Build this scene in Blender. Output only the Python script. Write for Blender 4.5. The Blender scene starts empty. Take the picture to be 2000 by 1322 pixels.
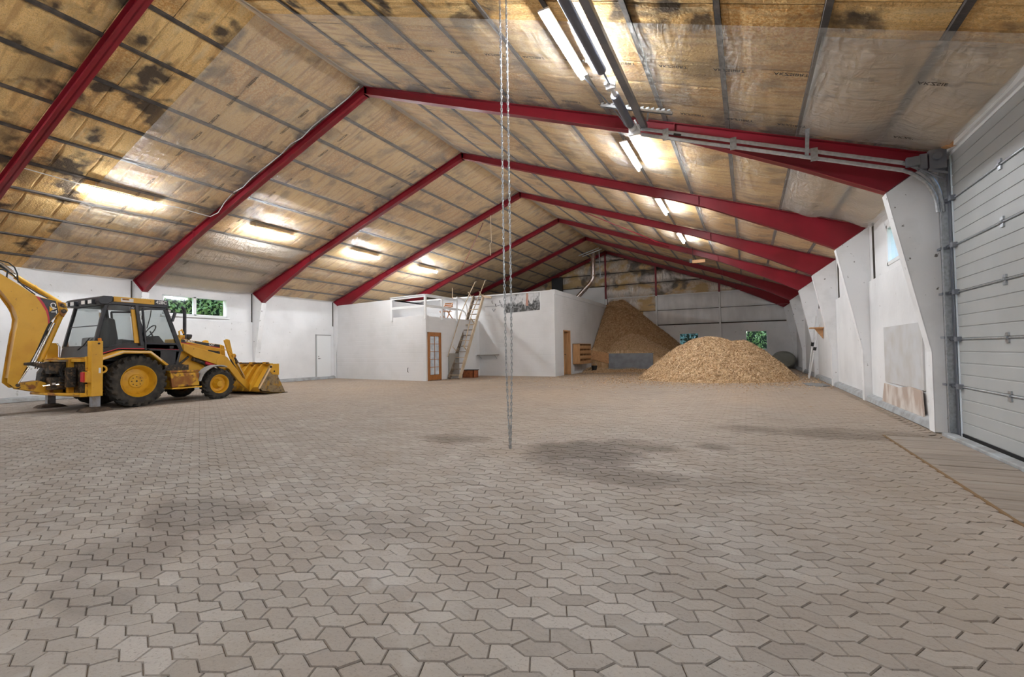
import bpy, bmesh, math, random
import numpy as np
from mathutils import Vector, Matrix
random.seed(7); rng = np.random.default_rng(7)
PI = math.pi
scene = bpy.context.scene
col = scene.collection

# ---------------------------------------------------------------- camera
cam_d = bpy.data.cameras.new('camera'); cam = bpy.data.objects.new('camera', cam_d); col.objects.link(cam)
F_ = Vector((-0.44959669, 0.89282028, 0.02710643)); R_ = Vector((0.89282129, 0.45010293, -0.01665784)); U_ = Vector((0.02707314, -0.01671189, 0.99949375))
cam.matrix_world = Matrix(((R_.x, U_.x, -F_.x, 8.0165), (R_.y, U_.y, -F_.y, 0.0), (R_.z, U_.z, -F_.z, 1.2), (0, 0, 0, 1)))
cam_d.sensor_width = 36.0; cam_d.lens = 36.0 * 913.64 / 2000.0; cam_d.clip_start = 0.05; cam_d.clip_end = 300
scene.camera = cam
# ---------------------------------------------------------------- world, exposure, lamp strength
W = bpy.data.worlds.new('world'); scene.world = W; W.use_nodes = True
wn = W.node_tree.nodes; wl = W.node_tree.links
sky = wn.new('ShaderNodeTexSky'); sky.sky_type = 'NISHITA'; sky.sun_disc = False; sky.sun_elevation = math.radians(38); sky.sun_rotation = math.radians(200)
bg = wn['Background']; bg.inputs['Strength'].default_value = 1.0
wl.new(sky.outputs[0], bg.inputs[0])
scene.view_settings.view_transform = 'Standard'; scene.view_settings.look = 'None'
scene.view_settings.gamma = 1.0; scene.view_settings.use_curve_mapping = False
scene.view_settings.exposure = 0.0
TUBE = 345.0
scene.cycles.max_bounces = 7; scene.cycles.diffuse_bounces = 4; scene.cycles.glossy_bounces = 3; scene.cycles.transparent_max_bounces = 12
scene.cycles.use_denoising = True

# ---------------------------------------------------------------- building numbers
Wd, RZ, EZ = 10.44, 7.5965, 3.8003
SL = (RZ - EZ) / Wd
Y1, BAY = 8.2874, 4.265
YF = [Y1 + k * BAY for k in range(-1, 6)]
YEND = YF[-1] + 0.16
YNEAR = -5.0
def roof(x): return RZ - SL * abs(x)

# ================================================================ helpers
LOC = {}
def tag(o, label=None, cat=None, group=None, kind=None):
    if label: o['label'] = label
    if cat: o['category'] = cat
    if group: o['group'] = group
    if kind: o['kind'] = kind
    return o
def thing(name, loc, label, cat, group=None, kind=None):
    o = bpy.data.objects.new(name, None); col.objects.link(o); o.location = loc
    o.empty_display_size = 0.2
    LOC[o.name] = Vector(loc)
    return tag(o, label, cat, group, kind)
def rot(axis, a): return Matrix.Rotation(a, 3, axis)
class MB:
    def __init__(s): s.v = []; s.f = []; s.m = []; s.cm = 0
    def add(s, vs, fs):
        b = len(s.v); s.v += [tuple(v) for v in vs]; s.f += [tuple(i + b for i in f) for f in fs]; s.m += [s.cm] * len(fs); return s
    def box(s, x0, x1, y0, y1, z0, z1):
        return s.add([(x0,y0,z0),(x1,y0,z0),(x1,y1,z0),(x0,y1,z0),(x0,y0,z1),(x1,y0,z1),(x1,y1,z1),(x0,y1,z1)],
                     [(0,3,2,1),(4,5,6,7),(0,1,5,4),(1,2,6,5),(2,3,7,6),(3,0,4,7)])
    def obox(s, c, size, M=None):
        M = M or Matrix.Identity(3); h = [q / 2 for q in size]; c = Vector(c); vs = []
        for sx, sy, sz in [(-1,-1,-1),(1,-1,-1),(1,1,-1),(-1,1,-1),(-1,-1,1),(1,-1,1),(1,1,1),(-1,1,1)]:
            vs.append(c + M @ Vector((sx*h[0], sy*h[1], sz*h[2])))
        return s.add(vs, [(0,3,2,1),(4,5,6,7),(0,1,5,4),(1,2,6,5),(2,3,7,6),(3,0,4,7)])
    def bar(s, a, b, w, h, up=(0,0,1)):
        a = Vector(a); b = Vector(b); d = (b - a); L = d.length; d.normalize(); u = Vector(up)
        if abs(d.dot(u)) > 0.98: u = Vector((1,0,0))
        r = d.cross(u).normalized(); u = r.cross(d)
        return s.obox((a + b) / 2, (L, w, h), Matrix((d, r, u)).transposed())
    def prism(s, poly, axis, a, b):
        n = len(poly)
        def P(p, t):
            return (t, p[0], p[1]) if axis == 'x' else ((p[0], t, p[1]) if axis == 'y' else (p[0], p[1], t))
        vs = [P(p, a) for p in poly] + [P(p, b) for p in poly]
        A = sum(poly[i][0]*poly[(i+1)%n][1] - poly[(i+1)%n][0]*poly[i][1] for i in range(n))
        fs = [tuple(range(n))[::-1], tuple(range(n, 2*n))] + [(i, (i+1)%n, n+(i+1)%n, n+i) for i in range(n)]
        flip = (A < 0) ^ (b < a) ^ (axis == 'y')
        if flip: fs = [f[::-1] for f in fs]
        return s.add(vs, fs)
    def tube(s, pts, r, n=8, caps=True):
        pts = [Vector(p) for p in pts]; rs = r if isinstance(r, (list, tuple)) else [r] * len(pts)
        vs = []; u = None
        for i, p in enumerate(pts):
            d = (pts[min(i+1, len(pts)-1)] - pts[max(i-1, 0)]).normalized()
            if u is None: u = d.cross(Vector((0.3,0.2,1)) if abs(d.z) < .9 else Vector((1,0,0))).normalized()
            else: u = (u - d * u.dot(d)).normalized()
            w = d.cross(u)
            for k in range(n):
                a = 2*PI*k/n; vs.append(p + (u*math.cos(a) + w*math.sin(a)) * rs[i])
        fs = [(i*n+k, i*n+(k+1)%n, (i+1)*n+(k+1)%n, (i+1)*n+k) for i in range(len(pts)-1) for k in range(n)]
        if caps: fs += [tuple(range(n))[::-1], tuple((len(pts)-1)*n+k for k in range(n))]
        return s.add(vs, fs)
    def cyl(s, a, b, r, n=16, r2=None): return s.tube([a, b], [r, r if r2 is None else r2], n)
    def lathe(s, prof, c, axis='x', n=32, d=1):
        vs = []; fs = []; c = Vector(c)
        for (t, r) in prof:
            for k in range(n):
                a = 2*PI*k/n; q = (r*math.cos(a), r*math.sin(a))
                if axis == 'x': vs.append(c + Vector((t*d, q[0], q[1])))
                elif axis == 'y': vs.append(c + Vector((q[0], t*d, q[1])))
                else: vs.append(c + Vector((q[0], q[1], t*d)))
        for i in range(len(prof)-1):
            for k in range(n): fs.append((i*n+k, i*n+(k+1)%n, (i+1)*n+(k+1)%n, (i+1)*n+k))
        return s.add(vs, fs)
    def mat(s, i): s.cm = i; return s
    def build(s, name, m, parent=None, smooth=False, bevel=0, label=None, kind=None, seg=2):
        me = bpy.data.meshes.new(name); off = Vector((0,0,0))
        if parent is not None:
            q = parent
            while q is not None: off += q.location; q = q.parent
        me.from_pydata([tuple(Vector(v) - off) for v in s.v], [], s.f)
        bm = bmesh.new(); bm.from_mesh(me); bmesh.ops.recalc_face_normals(bm, faces=bm.faces); bm.to_mesh(me); bm.free()
        ms = m if isinstance(m, (list, tuple)) else [m]
        for q in ms: me.materials.append(q)
        if len(ms) > 1: me.polygons.foreach_set('material_index', s.m)
        if smooth:
            me.polygons.foreach_set('use_smooth', [True]*len(me.polygons)); me.set_sharp_from_angle(angle=math.radians(38))
        me.update(); o = bpy.data.objects.new(name, me); col.objects.link(o)
        if parent is not None: o.parent = parent
        if bevel:
            b = o.modifiers.new('bevel', 'BEVEL'); b.width = bevel; b.segments = seg; b.limit_method = 'ANGLE'; b.angle_limit = math.radians(40)
        if label: o['label'] = label
        if kind: o['kind'] = kind
        return o
def bx(name, m, x0, x1, y0, y1, z0, z1, parent=None, **k): return MB().box(min(x0,x1), max(x0,x1), min(y0,y1), max(y0,y1), min(z0,z1), max(z0,z1)).build(name, m, parent, **k)
def mesh_np(name, V, Fq, m, parent=None, kind=None, smooth=False, attr=None):
    """V (n,3) float, Fq list of index arrays of shape (k, c)"""
    me = bpy.data.meshes.new(name)
    me.vertices.add(len(V)); me.vertices.foreach_set('co', np.ascontiguousarray(V, dtype=np.float32).ravel())
    loops = np.concatenate([f.ravel() for f in Fq]).astype(np.int32)
    tot = np.concatenate([np.full(len(f), f.shape[1]) for f in Fq]).astype(np.int32)
    st = np.concatenate([[0], np.cumsum(tot)[:-1]]).astype(np.int32)
    me.loops.add(len(loops)); me.loops.foreach_set('vertex_index', loops)
    me.polygons.add(len(tot)); me.polygons.foreach_set('loop_start', st); me.polygons.foreach_set('loop_total', tot)
    me.polygons.foreach_set('use_smooth', np.full(len(tot), bool(smooth)))
    me.update(calc_edges=True); me.validate()
    if attr is not None:
        a = me.attributes.new('rnd', 'FLOAT', 'POINT'); a.data.foreach_set('value', attr.astype(np.float32))
    me.materials.append(m); o = bpy.data.objects.new(name, me); col.objects.link(o)
    if parent is not None: o.parent = parent
    if kind: o['kind'] = kind
    return o
def text(name, s, size, origin, d, u, m, parent, ext=0.002, offset=0.0, align='CENTER', kind=None, xs=1.0):
    cu = bpy.data.curves.new(name, 'FONT'); cu.body = s; cu.size = size; cu.extrude = ext; cu.offset = offset
    cu.align_x = align; cu.align_y = 'CENTER'; cu.resolution_u = 3
    t = bpy.data.objects.new('tmp_text', cu); col.objects.link(t)
    dg = bpy.context.evaluated_depsgraph_get(); dg.update()
    me = bpy.data.meshes.new_from_object(t.evaluated_get(dg)); bpy.data.objects.remove(t)
    me.materials.clear(); me.materials.append(m)
    d = Vector(d).normalized(); u = Vector(u); u = (u - d*u.dot(d)).normalized(); n = d.cross(u)
    off = Vector((0,0,0)); q = parent
    while q is not None: off += q.location; q = q.parent
    M = Matrix((d*xs, u, n)).transposed().to_4x4(); M.translation = Vector(origin) - off
    me.transform(M); me.name = name
    o = bpy.data.objects.new(name, me); col.objects.link(o); o.parent = parent
    return o

# ================================================================ materials
def M_(name, c, rough=.6, metal=0., c2=None, ns=3., lo=.4, hi=.65, bump=0., bs=20., bd=.02, c3=None, ns3=1., lo3=.55, hi3=.7, spec=.5, detail=4, stretch=None, emis=None, alpha=1., trans=0., objrnd=0., coat=0., space='pos'):
    m = bpy.data.materials.new(name); m.use_nodes = True; nt = m.node_tree; N = nt.nodes; L = nt.links
    b = N['Principled BSDF']; b.inputs['Roughness'].default_value = rough; b.inputs['Metallic'].default_value = metal
    b.inputs['Specular IOR Level'].default_value = spec; b.inputs['Coat Weight'].default_value = coat
    b.inputs['Base Color'].default_value = (*c, 1)
    g = N.new('ShaderNodeNewGeometry'); pos = g.outputs['Position']
    if stretch:
        mp = N.new('ShaderNodeMapping'); mp.inputs['Scale'].default_value = stretch; L.new(pos, mp.inputs[0]); pos = mp.outputs[0]
    cur = None
    def mix(fac, A, B):
        x = N.new('ShaderNodeMix'); x.data_type = 'RGBA'; L.new(fac, x.inputs[0])
        for s_, v in ((6, A), (7, B)):
            if isinstance(v, tuple): x.inputs[s_].default_value = (*v, 1)
            else: L.new(v, x.inputs[s_])
        return x.outputs[2]
    def noise(sc, lo, hi, det=detail):
        n = N.new('ShaderNodeTexNoise'); n.inputs['Scale'].default_value = sc; n.inputs['Detail'].default_value = det; L.new(pos, n.inputs['Vector'])
        r = N.new('ShaderNodeMapRange'); r.inputs[1].default_value = lo; r.inputs[2].default_value = hi; r.clamp = True; L.new(n.outputs[0], r.inputs[0])
        return r.outputs[0]
    if c2: cur = mix(noise(ns, lo, hi), c, c2)
    if c3: cur = mix(noise(ns3, lo3, hi3), cur if cur else c, c3)
    if objrnd:
        oi = N.new('ShaderNodeObjectInfo'); hs = N.new('ShaderNodeHueSaturation'); mr = N.new('ShaderNodeMapRange')
        mr.inputs[3].default_value = 1-objrnd; mr.inputs[4].default_value = 1+objrnd; L.new(oi.outputs['Random'], mr.inputs[0]); L.new(mr.outputs[0], hs.inputs['Value'])
        if cur: L.new(cur, hs.inputs['Color'])
        else: hs.inputs['Color'].default_value = (*c, 1)
        cur = hs.outputs[0]
    if cur: L.new(cur, b.inputs['Base Color'])
    if bump:
        n = N.new('ShaderNodeTexNoise'); n.inputs['Scale'].default_value = bs; n.inputs['Detail'].default_value = 5; L.new(pos, n.inputs['Vector'])
        bp = N.new('ShaderNodeBump'); bp.inputs['Strength'].default_value = bump; bp.inputs['Distance'].default_value = bd; L.new(n.outputs[0], bp.inputs['Height']); L.new(bp.outputs[0], b.inputs['Normal'])
    if emis: b.inputs['Emission Color'].default_value = (*emis[0], 1); b.inputs['Emission Strength'].default_value = emis[1]
    if alpha < 1: b.inputs['Alpha'].default_value = alpha
    if trans: b.inputs['Transmission Weight'].default_value = trans
    return m

m_white = M_('white_paint', (.78,.78,.79), .7, c2=(.66,.66,.67), ns=.8, lo=.45, hi=.75, c3=(.45,.44,.42), ns3=7, lo3=.69, hi3=.76, bump=.25, bs=9, bd=.02)
m_wcol = M_('white_column_paint', (.80,.80,.81), .6, c2=(.66,.66,.66), ns=2.2, lo=.5, hi=.8, c3=(.16,.15,.14), ns3=11, lo3=.675, hi3=.71, detail=6, bump=.2, bs=6, bd=.02)
m_trim = M_('white_trim', (.80,.81,.82), .45)
m_red = M_('red_steel', (.27,.011,.024), .40, c2=(.21,.009,.018), ns=1.5, spec=.5, bump=.05, bs=30)
m_dark = M_('dark_lining', (.045,.038,.032), .85, c2=(.09,.075,.06), ns=4)
m_purl = M_('purlin_wood', (.05,.042,.038), .85, c2=(.10,.08,.065), ns=6, bump=.3, bs=25)
m_kerb = M_('concrete_kerb', (.40,.42,.44), .85, c2=(.30,.30,.30), ns=5, bump=.4, bs=40)
m_board = M_('grey_board', (.56,.56,.57), .8, c2=(.50,.48,.46), ns=2.5)
m_tanboard = M_('worn_fibre_board', (.46,.36,.30), .85, c2=(.66,.60,.55), ns=4, lo=.42, hi=.62, stretch=(1,1,.6), detail=8)
m_galv = M_('galvanised_steel', (.50,.53,.56), .36, metal=.85, c2=(.38,.40,.42), ns=25)
m_gdark = M_('dark_steel', (.20,.215,.25), .45, metal=.5, c2=(.26,.27,.30), ns=3)
m_door = M_('door_panel_grey', (.40,.41,.41), .5, c2=(.36,.37,.37), ns=1.2, bump=.06, bs=120, bd=.004)
m_black = M_('black', (.012,.012,.013), .5)
m_rubber = M_('tyre_rubber', (.028,.027,.026), .8, c2=(.075,.062,.05), ns=7, lo=.45, hi=.7, bump=.2, bs=60)
m_cat = M_('yellow_paint', (.74,.41,.03), .42, c2=(.64,.33,.02), ns=2.5, lo=.45, hi=.7, c3=(.20,.10,.03), ns3=16, lo3=.69, hi3=.76, coat=.15)
m_catr = M_('rusty_yellow_paint', (.72,.40,.03), .55, c2=(.30,.11,.025), ns=4, lo=.48, hi=.56, c3=(.08,.05,.03), ns3=9, lo3=.6, hi3=.68)
m_rim = M_('yellow_rim', (.70,.38,.02), .45, c2=(.55,.27,.015), ns=8, lo=.5, hi=.7)
m_cabk = M_('cab_black', (.018,.019,.026), .38, c2=(.03,.032,.04), ns=6)
m_grease = M_('greasy_steel', (.020,.017,.014), .5, c2=(.13,.085,.05), ns=13, lo=.5, hi=.62, bump=.5, bs=30)
m_chrome = M_('chrome_rod', (.80,.79,.80), .16, metal=1.)
m_redd = M_('red_decal', (.55,.03,.05), .4)
m_cream = M_('cream_stripe', (.86,.66,.42), .45)
m_wtxt = M_('white_lettering', (.82,.82,.82), .5)
m_ytxt = M_('yellow_lettering', (.85,.5,.03), .5)
m_fend = M_('grey_fender', (.30,.31,.32), .55, c2=(.38,.38,.38), ns=5)
m_mud = M_('muddy_steel', (.30,.22,.12), .8, c2=(.42,.24,.05), ns=5, lo=.55, hi=.6, c3=(.14,.10,.06), ns3=9, lo3=.5, hi3=.65, bump=.4, bs=30)
m_foot = M_('muddy_foot', (.045,.03,.022), .85, bump=.8, bs=25, c2=(.10,.07,.05), ns=9)
m_lens = M_('lamp_lens', (.85,.85,.85), .15, spec=.8)
m_orange = M_('orange_lens', (.75,.25,.02), .3)
m_seat = M_('seat_fabric', (.06,.06,.065), .9)
m_wood = M_('pine_wood', (.60,.34,.16), .6, c2=(.50,.26,.11), ns=3, stretch=(6,6,.8))
m_doorw = M_('varnished_wood', (.42,.17,.045), .4, c2=(.32,.12,.03), ns=4, stretch=(5,5,.7))
m_lad = M_('ladder_wood', (.62,.50,.36), .7, c2=(.48,.36,.24), ns=4)
m_ladd = M_('dark_ladder_wood', (.14,.10,.07), .8, c2=(.34,.27,.20), ns=7)
m_osb = M_('orange_chipboard', (.62,.35,.17), .75, c2=(.50,.27,.12), ns=12)
m_trough = M_('grey_blue_concrete', (.33,.36,.41), .85, c2=(.26,.28,.31), ns=3, bump=.2, bs=20)
m_copper = M_('duct_steel', (.62,.50,.46), .22, metal=.95, c2=(.75,.68,.66), ns=3)
m_grn = M_('olive_plastic', (.20,.20,.17), .6, c2=(.25,.25,.22), ns=2)
m_leaf = M_('leaf', (.30,.46,.10), .6, c2=(.60,.72,.32), ns=4, objrnd=.2)
m_leaf2 = M_('leaf_pale', (.05,.13,.09), .6, c2=(.13,.22,.17), ns=4)
m_leaf3 = M_('leaf_bluish', (.26,.46,.40), .6, c2=(.55,.75,.66), ns=4)
m_bark = M_('hedge_core', (.03,.05,.02), .9)
m_crate = M_('orange_crate', (.40,.12,.04), .7, c2=(.25,.08,.03), ns=9)
m_grass = M_('grass_ground', (.08,.16,.03), .9, c2=(.14,.2,.05), ns=2)
m_tube = M_('lamp_tube', (.9,.9,.9), .5, emis=((.92,.965,1.0), TUBE))
m_lamp = M_('lamp_body', (.85,.85,.85), .4)
m_print = M_('print_ink', (.05,.045,.04), .8)
m_quilt = M_('white_quilted_sheet', (.84,.84,.85), .42, c2=(.70,.70,.71), ns=1.5, bump=.35, bs=5, bd=.06, stretch=(1.2,1,.35))
m_cloth = m_white

def glass(name, c=(.9,.95,.95), a=.12, rough=.05):
    m = bpy.data.materials.new(name); m.use_nodes = True; N = m.node_tree.nodes; L = m.node_tree.links; N.clear()
    o = N.new('ShaderNodeOutputMaterial'); t = N.new('ShaderNodeBsdfTransparent'); t.inputs[0].default_value = (*c, 1)
    gl = N.new('ShaderNodeBsdfGlossy'); gl.inputs['Roughness'].default_value = rough
    lw = N.new('ShaderNodeLayerWeight'); lw.inputs[0].default_value = .5; pw = N.new('ShaderNodeMath'); pw.operation = 'POWER'; pw.inputs[1].default_value = 4.0; L.new(lw.outputs['Facing'], pw.inputs[0]); fr = N.new('ShaderNodeMath'); fr.operation = 'MULTIPLY'; fr.inputs[1].default_value = .5; L.new(pw.outputs[0], fr.inputs[0])
    ad = N.new('ShaderNodeMath'); ad.operation = 'ADD'; ad.inputs[1].default_value = a; L.new(fr.outputs[0], ad.inputs[0])
    mx = N.new('ShaderNodeMixShader'); L.new(ad.outputs[0], mx.inputs[0]); L.new(t.outputs[0], mx.inputs[1]); L.new(gl.outputs[0], mx.inputs[2]); L.new(mx.outputs[0], o.inputs[0])
    return m
m_glass = glass('clear_glass', a=.02)
m_cabglass = glass('dusty_cab_glass', (.86,.88,.88), .035, .15)

def film_mat(name, fac, c=(.80,.78,.74), rough=.30, ns=1.0):
    m = bpy.data.materials.new(name); m.use_nodes = True; N = m.node_tree.nodes; L = m.node_tree.links
    b = N['Principled BSDF']; b.inputs['Base Color'].default_value = (*c, 1); b.inputs['Roughness'].default_value = rough; b.inputs['Specular IOR Level'].default_value = .6
    o = N['Material Output']; t = N.new('ShaderNodeBsdfTransparent'); mx = N.new('ShaderNodeMixShader')
    g = N.new('ShaderNodeNewGeometry')
    mp = N.new('ShaderNodeMapping'); mp.inputs['Scale'].default_value = (1.0,.32,1.0); L.new(g.outputs['Position'], mp.inputs[0])
    n1 = N.new('ShaderNodeTexNoise'); n1.inputs['Scale'].default_value = 7; n1.inputs['Detail'].default_value = 6; n1.inputs['Distortion'].default_value = .9; L.new(mp.outputs[0], n1.inputs['Vector'])
    mp2 = N.new('ShaderNodeMapping'); mp2.inputs['Scale'].default_value = (.35,1.5,.35); mp2.inputs['Rotation'].default_value = (0,0,.25); L.new(g.outputs['Position'], mp2.inputs[0])
    n3 = N.new('ShaderNodeTexNoise'); n3.inputs['Scale'].default_value = 9; n3.inputs['Detail'].default_value = 5; n3.inputs['Distortion'].default_value = .6; L.new(mp2.outputs[0], n3.inputs['Vector'])
    ad = N.new('ShaderNodeMath'); ad.operation = 'ADD'; L.new(n1.outputs[0], ad.inputs[0]); L.new(n3.outputs[0], ad.inputs[1])
    bp = N.new('ShaderNodeBump'); bp.inputs['Strength'].default_value = 1.0; bp.inputs['Distance'].default_value = .08; L.new(ad.outputs[0], bp.inputs['Height']); L.new(bp.outputs[0], b.inputs['Normal'])
    mx.inputs[0].default_value = fac; L.new(t.outputs[0], mx.inputs[1]); L.new(b.outputs[0], mx.inputs[2]); L.new(mx.outputs[0], o.inputs[0])
    return m
m_film = film_mat('plastic_film', .27, (.88,.85,.80))
m_film_thick = film_mat('plastic_film_folded', .33, (.86,.84,.80), .3)

def batt_mat():
    m = bpy.data.materials.new('mineral_wool'); m.use_nodes = True; N = m.node_tree.nodes; L = m.node_tree.links
    b = N['Principled BSDF']; b.inputs['Roughness'].default_value = .95; b.inputs['Specular IOR Level'].default_value = .1
    g = N.new('ShaderNodeNewGeometry'); P = g.outputs['Position']
    def noise(sc, det=5, dist=0, st=None):
        v = P
        if st:
            mp = N.new('ShaderNodeMapping'); mp.inputs['Scale'].default_value = st; L.new(P, mp.inputs[0]); v = mp.outputs[0]
        n = N.new('ShaderNodeTexNoise'); n.inputs['Scale'].default_value = sc; n.inputs['Detail'].default_value = det; n.inputs['Distortion'].default_value = dist; L.new(v, n.inputs['Vector']); return n.outputs[0]
    def rng_(s, a, c_, d=0, e=1):
        r = N.new('ShaderNodeMapRange'); r.inputs[1].default_value = a; r.inputs[2].default_value = c_; r.inputs[3].default_value = d; r.inputs[4].default_value = e; L.new(s, r.inputs[0]); return r.outputs[0]
    def mixc(f, A, B):
        x = N.new('ShaderNodeMix'); x.data_type = 'RGBA'
        if isinstance(f, float): x.inputs[0].default_value = f
        else: L.new(f, x.inputs[0])
        for s_, v in ((6, A), (7, B)):
            if isinstance(v, tuple): x.inputs[s_].default_value = (*v, 1)
            else: L.new(v, x.inputs[s_])
        return x.outputs[2]
    oi = N.new('ShaderNodeObjectInfo')
    base = mixc(oi.outputs['Random'], (.86,.60,.26), (.66,.34,.11))
    base = mixc(rng_(noise(26, 6), .38, .62), base, (.86,.60,.28))
    base = mixc(rng_(noise(70, 3), .5, .66, 0, .6), base, (.40,.24,.10))
    sx = N.new('ShaderNodeSeparateXYZ'); L.new(P, sx.inputs[0])
    st1 = noise(1.4, 6, .4, (.9, 7, 1)); base = mixc(rng_(st1, .50, .64, 0, .7), base, (.48,.28,.12)); base = mixc(rng_(noise(1.1, 5, .3, (.8, 5, 1)), .56, .70, 0, .5), base, (.74,.60,.36))
    bare = rng_(sx.outputs[1], 5.9, 5.4, .45, .95)
    m0 = N.new('ShaderNodeMath'); m0.operation = 'MULTIPLY'; L.new(bare, m0.inputs[0]); L.new(rng_(noise(1.3, 14, .2), .55, .63), m0.inputs[1])
    base = mixc(m0.outputs[0], base, (.075,.06,.05))      # mould blotches
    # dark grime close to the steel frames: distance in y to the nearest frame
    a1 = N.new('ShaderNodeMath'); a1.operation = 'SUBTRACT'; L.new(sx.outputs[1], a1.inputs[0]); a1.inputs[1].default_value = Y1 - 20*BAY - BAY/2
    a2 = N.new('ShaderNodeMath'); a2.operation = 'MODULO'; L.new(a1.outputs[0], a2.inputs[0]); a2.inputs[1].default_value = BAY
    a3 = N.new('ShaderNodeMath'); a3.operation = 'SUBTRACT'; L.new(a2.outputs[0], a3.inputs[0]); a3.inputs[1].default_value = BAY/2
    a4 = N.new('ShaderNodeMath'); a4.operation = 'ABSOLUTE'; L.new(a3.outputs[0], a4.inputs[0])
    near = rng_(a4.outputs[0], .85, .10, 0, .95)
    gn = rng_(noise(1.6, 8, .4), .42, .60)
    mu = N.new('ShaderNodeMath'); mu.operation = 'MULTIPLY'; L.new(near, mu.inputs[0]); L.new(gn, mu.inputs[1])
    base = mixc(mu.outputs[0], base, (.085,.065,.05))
    L.new(base, b.inputs['Base Color'])
    bp = N.new('ShaderNodeBump'); bp.inputs['Strength'].default_value = .6; bp.inputs['Distance'].default_value = .02; L.new(noise(30, 6), bp.inputs['Height']); L.new(bp.outputs[0], b.inputs['Normal'])
    return m
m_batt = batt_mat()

STAINS_SHADOWS = [(6.25,5.25,.75,.75,.62),(6.9,4.45,.75,.35,.45),(6.75,5.95,.5,.4,.55),(4.3,5.5,.62,.32,.5),(7.6,6.2,.28,.2,.5),(7.8,4.5,.5,.3,.2),
          (8.75,7.65,1.15,.45,.45),(4.25,2.15,.55,.38,.42),(4.5,1.55,.5,.3,.3),(5.0,1.15,.45,.16,.25),(5.5,2.5,.5,.3,.2),(9.3,7.9,.8,.35,.3)]  # first and last of this row paint the shadow beside the right frame leg
def floor_mat(name, joint=False):
    m = bpy.data.materials.new(name); m.use_nodes = True; N = m.node_tree.nodes; L = m.node_tree.links
    b = N['Principled BSDF']; b.inputs['Roughness'].default_value = .72; b.inputs['Specular IOR Level'].default_value = .35
    g = N.new('ShaderNodeNewGeometry'); P = g.outputs['Position']; sx = N.new('ShaderNodeSeparateXYZ'); L.new(P, sx.inputs[0])
    def noise(sc, det=5, dist=0, st=None):
        v = P
        if st:
            mp = N.new('ShaderNodeMapping'); mp.inputs['Scale'].default_value = st; L.new(P, mp.inputs[0]); v = mp.outputs[0]
        n = N.new('ShaderNodeTexNoise'); n.inputs['Scale'].default_value = sc; n.inputs['Detail'].default_value = det; n.inputs['Distortion'].default_value = dist; L.new(v, n.inputs['Vector']); return n.outputs[0]
    def R(s, a, c_, d=0, e=1):
        r = N.new('ShaderNodeMapRange'); r.inputs[1].default_value = a; r.inputs[2].default_value = c_; r.inputs[3].default_value = d; r.inputs[4].default_value = e; L.new(s, r.inputs[0]); return r.outputs[0]
    def mth(op, a, c_=None):
        q = N.new('ShaderNodeMath'); q.operation = op
        for i, v in enumerate((a, c_)):
            if v is None: continue
            if isinstance(v, (int, float)): q.inputs[i].default_value = v
            else: L.new(v, q.inputs[i])
        return q.outputs[0]
    def mixc(f, A, B):
        x = N.new('ShaderNodeMix'); x.data_type = 'RGBA'
        if isinstance(f, float): x.inputs[0].default_value = f
        else: L.new(f, x.inputs[0])
        for s_, v in ((6, A), (7, B)):
            if isinstance(v, tuple): x.inputs[s_].default_value = (*v, 1)
            else: L.new(v, x.inputs[s_])
        return x.outputs[2]
    if joint:
        base = mixc(R(noise(3), .4, .6), (.075,.052,.034), (.12,.085,.058))
        base = mixc(R(sx.outputs[1], 4.0, 10.0, 0, .85), base, (.25,.195,.15))
    else:
        at = N.new('ShaderNodeAttribute'); at.attribute_name = 'rnd'
        base = mixc(at.outputs['Fac'], (.235,.211,.195), (.33,.305,.288))
        base = mixc(R(noise(1.3, 7, .3), .40, .66, 0, .8), base, (.235,.203,.18))
        base = mixc(R(noise(70, 4), .56, .72, 0, .55), base, (.15,.13,.115))
        base = mixc(R(noise(160, 2), .66, .75, 0, .7), base, (.09,.075,.065))
        base = mixc(R(noise(2.3, 6, .3), .6, .72, 0, .45), base, (.36,.345,.335))
    # pale chip dust trodden into the floor, thicker towards the heaps; warmer to the right
    dust = mth('MULTIPLY', R(sx.outputs[1], 3.0, 12.0, 0, .9), R(noise(.45, 5, .2, (1,.6,1)), .25, .6, .55, 1))
    base = mixc(dust, base, (.42,.33,.255))
    far = mth('MULTIPLY', R(sx.outputs[1], 12., 24.), R(noise(.6, 6, .6, (.5,2.2,1)), .42, .58))
    base = mixc(mth('MULTIPLY', far, .5), base, (.52,.385,.26))
    warm = mth('MULTIPLY', R(sx.outputs[0], 8.0, 9.6, 0, .5), R(sx.outputs[1], .8, 2.6))
    base = mixc(warm, base, (.36,.29,.23))
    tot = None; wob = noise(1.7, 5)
    for (x, y, a, c_, k) in STAINS_SHADOWS:
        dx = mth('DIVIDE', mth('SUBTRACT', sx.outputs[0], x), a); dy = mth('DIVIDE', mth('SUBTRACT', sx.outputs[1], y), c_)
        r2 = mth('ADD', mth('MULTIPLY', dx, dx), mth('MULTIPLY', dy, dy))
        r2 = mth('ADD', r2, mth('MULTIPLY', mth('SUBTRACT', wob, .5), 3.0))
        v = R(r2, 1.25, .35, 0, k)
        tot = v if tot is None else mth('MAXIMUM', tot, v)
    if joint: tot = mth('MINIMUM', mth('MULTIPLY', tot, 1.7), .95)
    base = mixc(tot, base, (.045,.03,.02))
    L.new(base, b.inputs['Base Color'])
    bp = N.new('ShaderNodeBump'); bp.inputs['Strength'].default_value = .5; bp.inputs['Distance'].default_value = .012; L.new(noise(38, 8), bp.inputs['Height']); L.new(bp.outputs[0], b.inputs['Normal'])
    return m
m_paver = floor_mat('paver_concrete'); m_joint = floor_mat('joint_sand', True)
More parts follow.
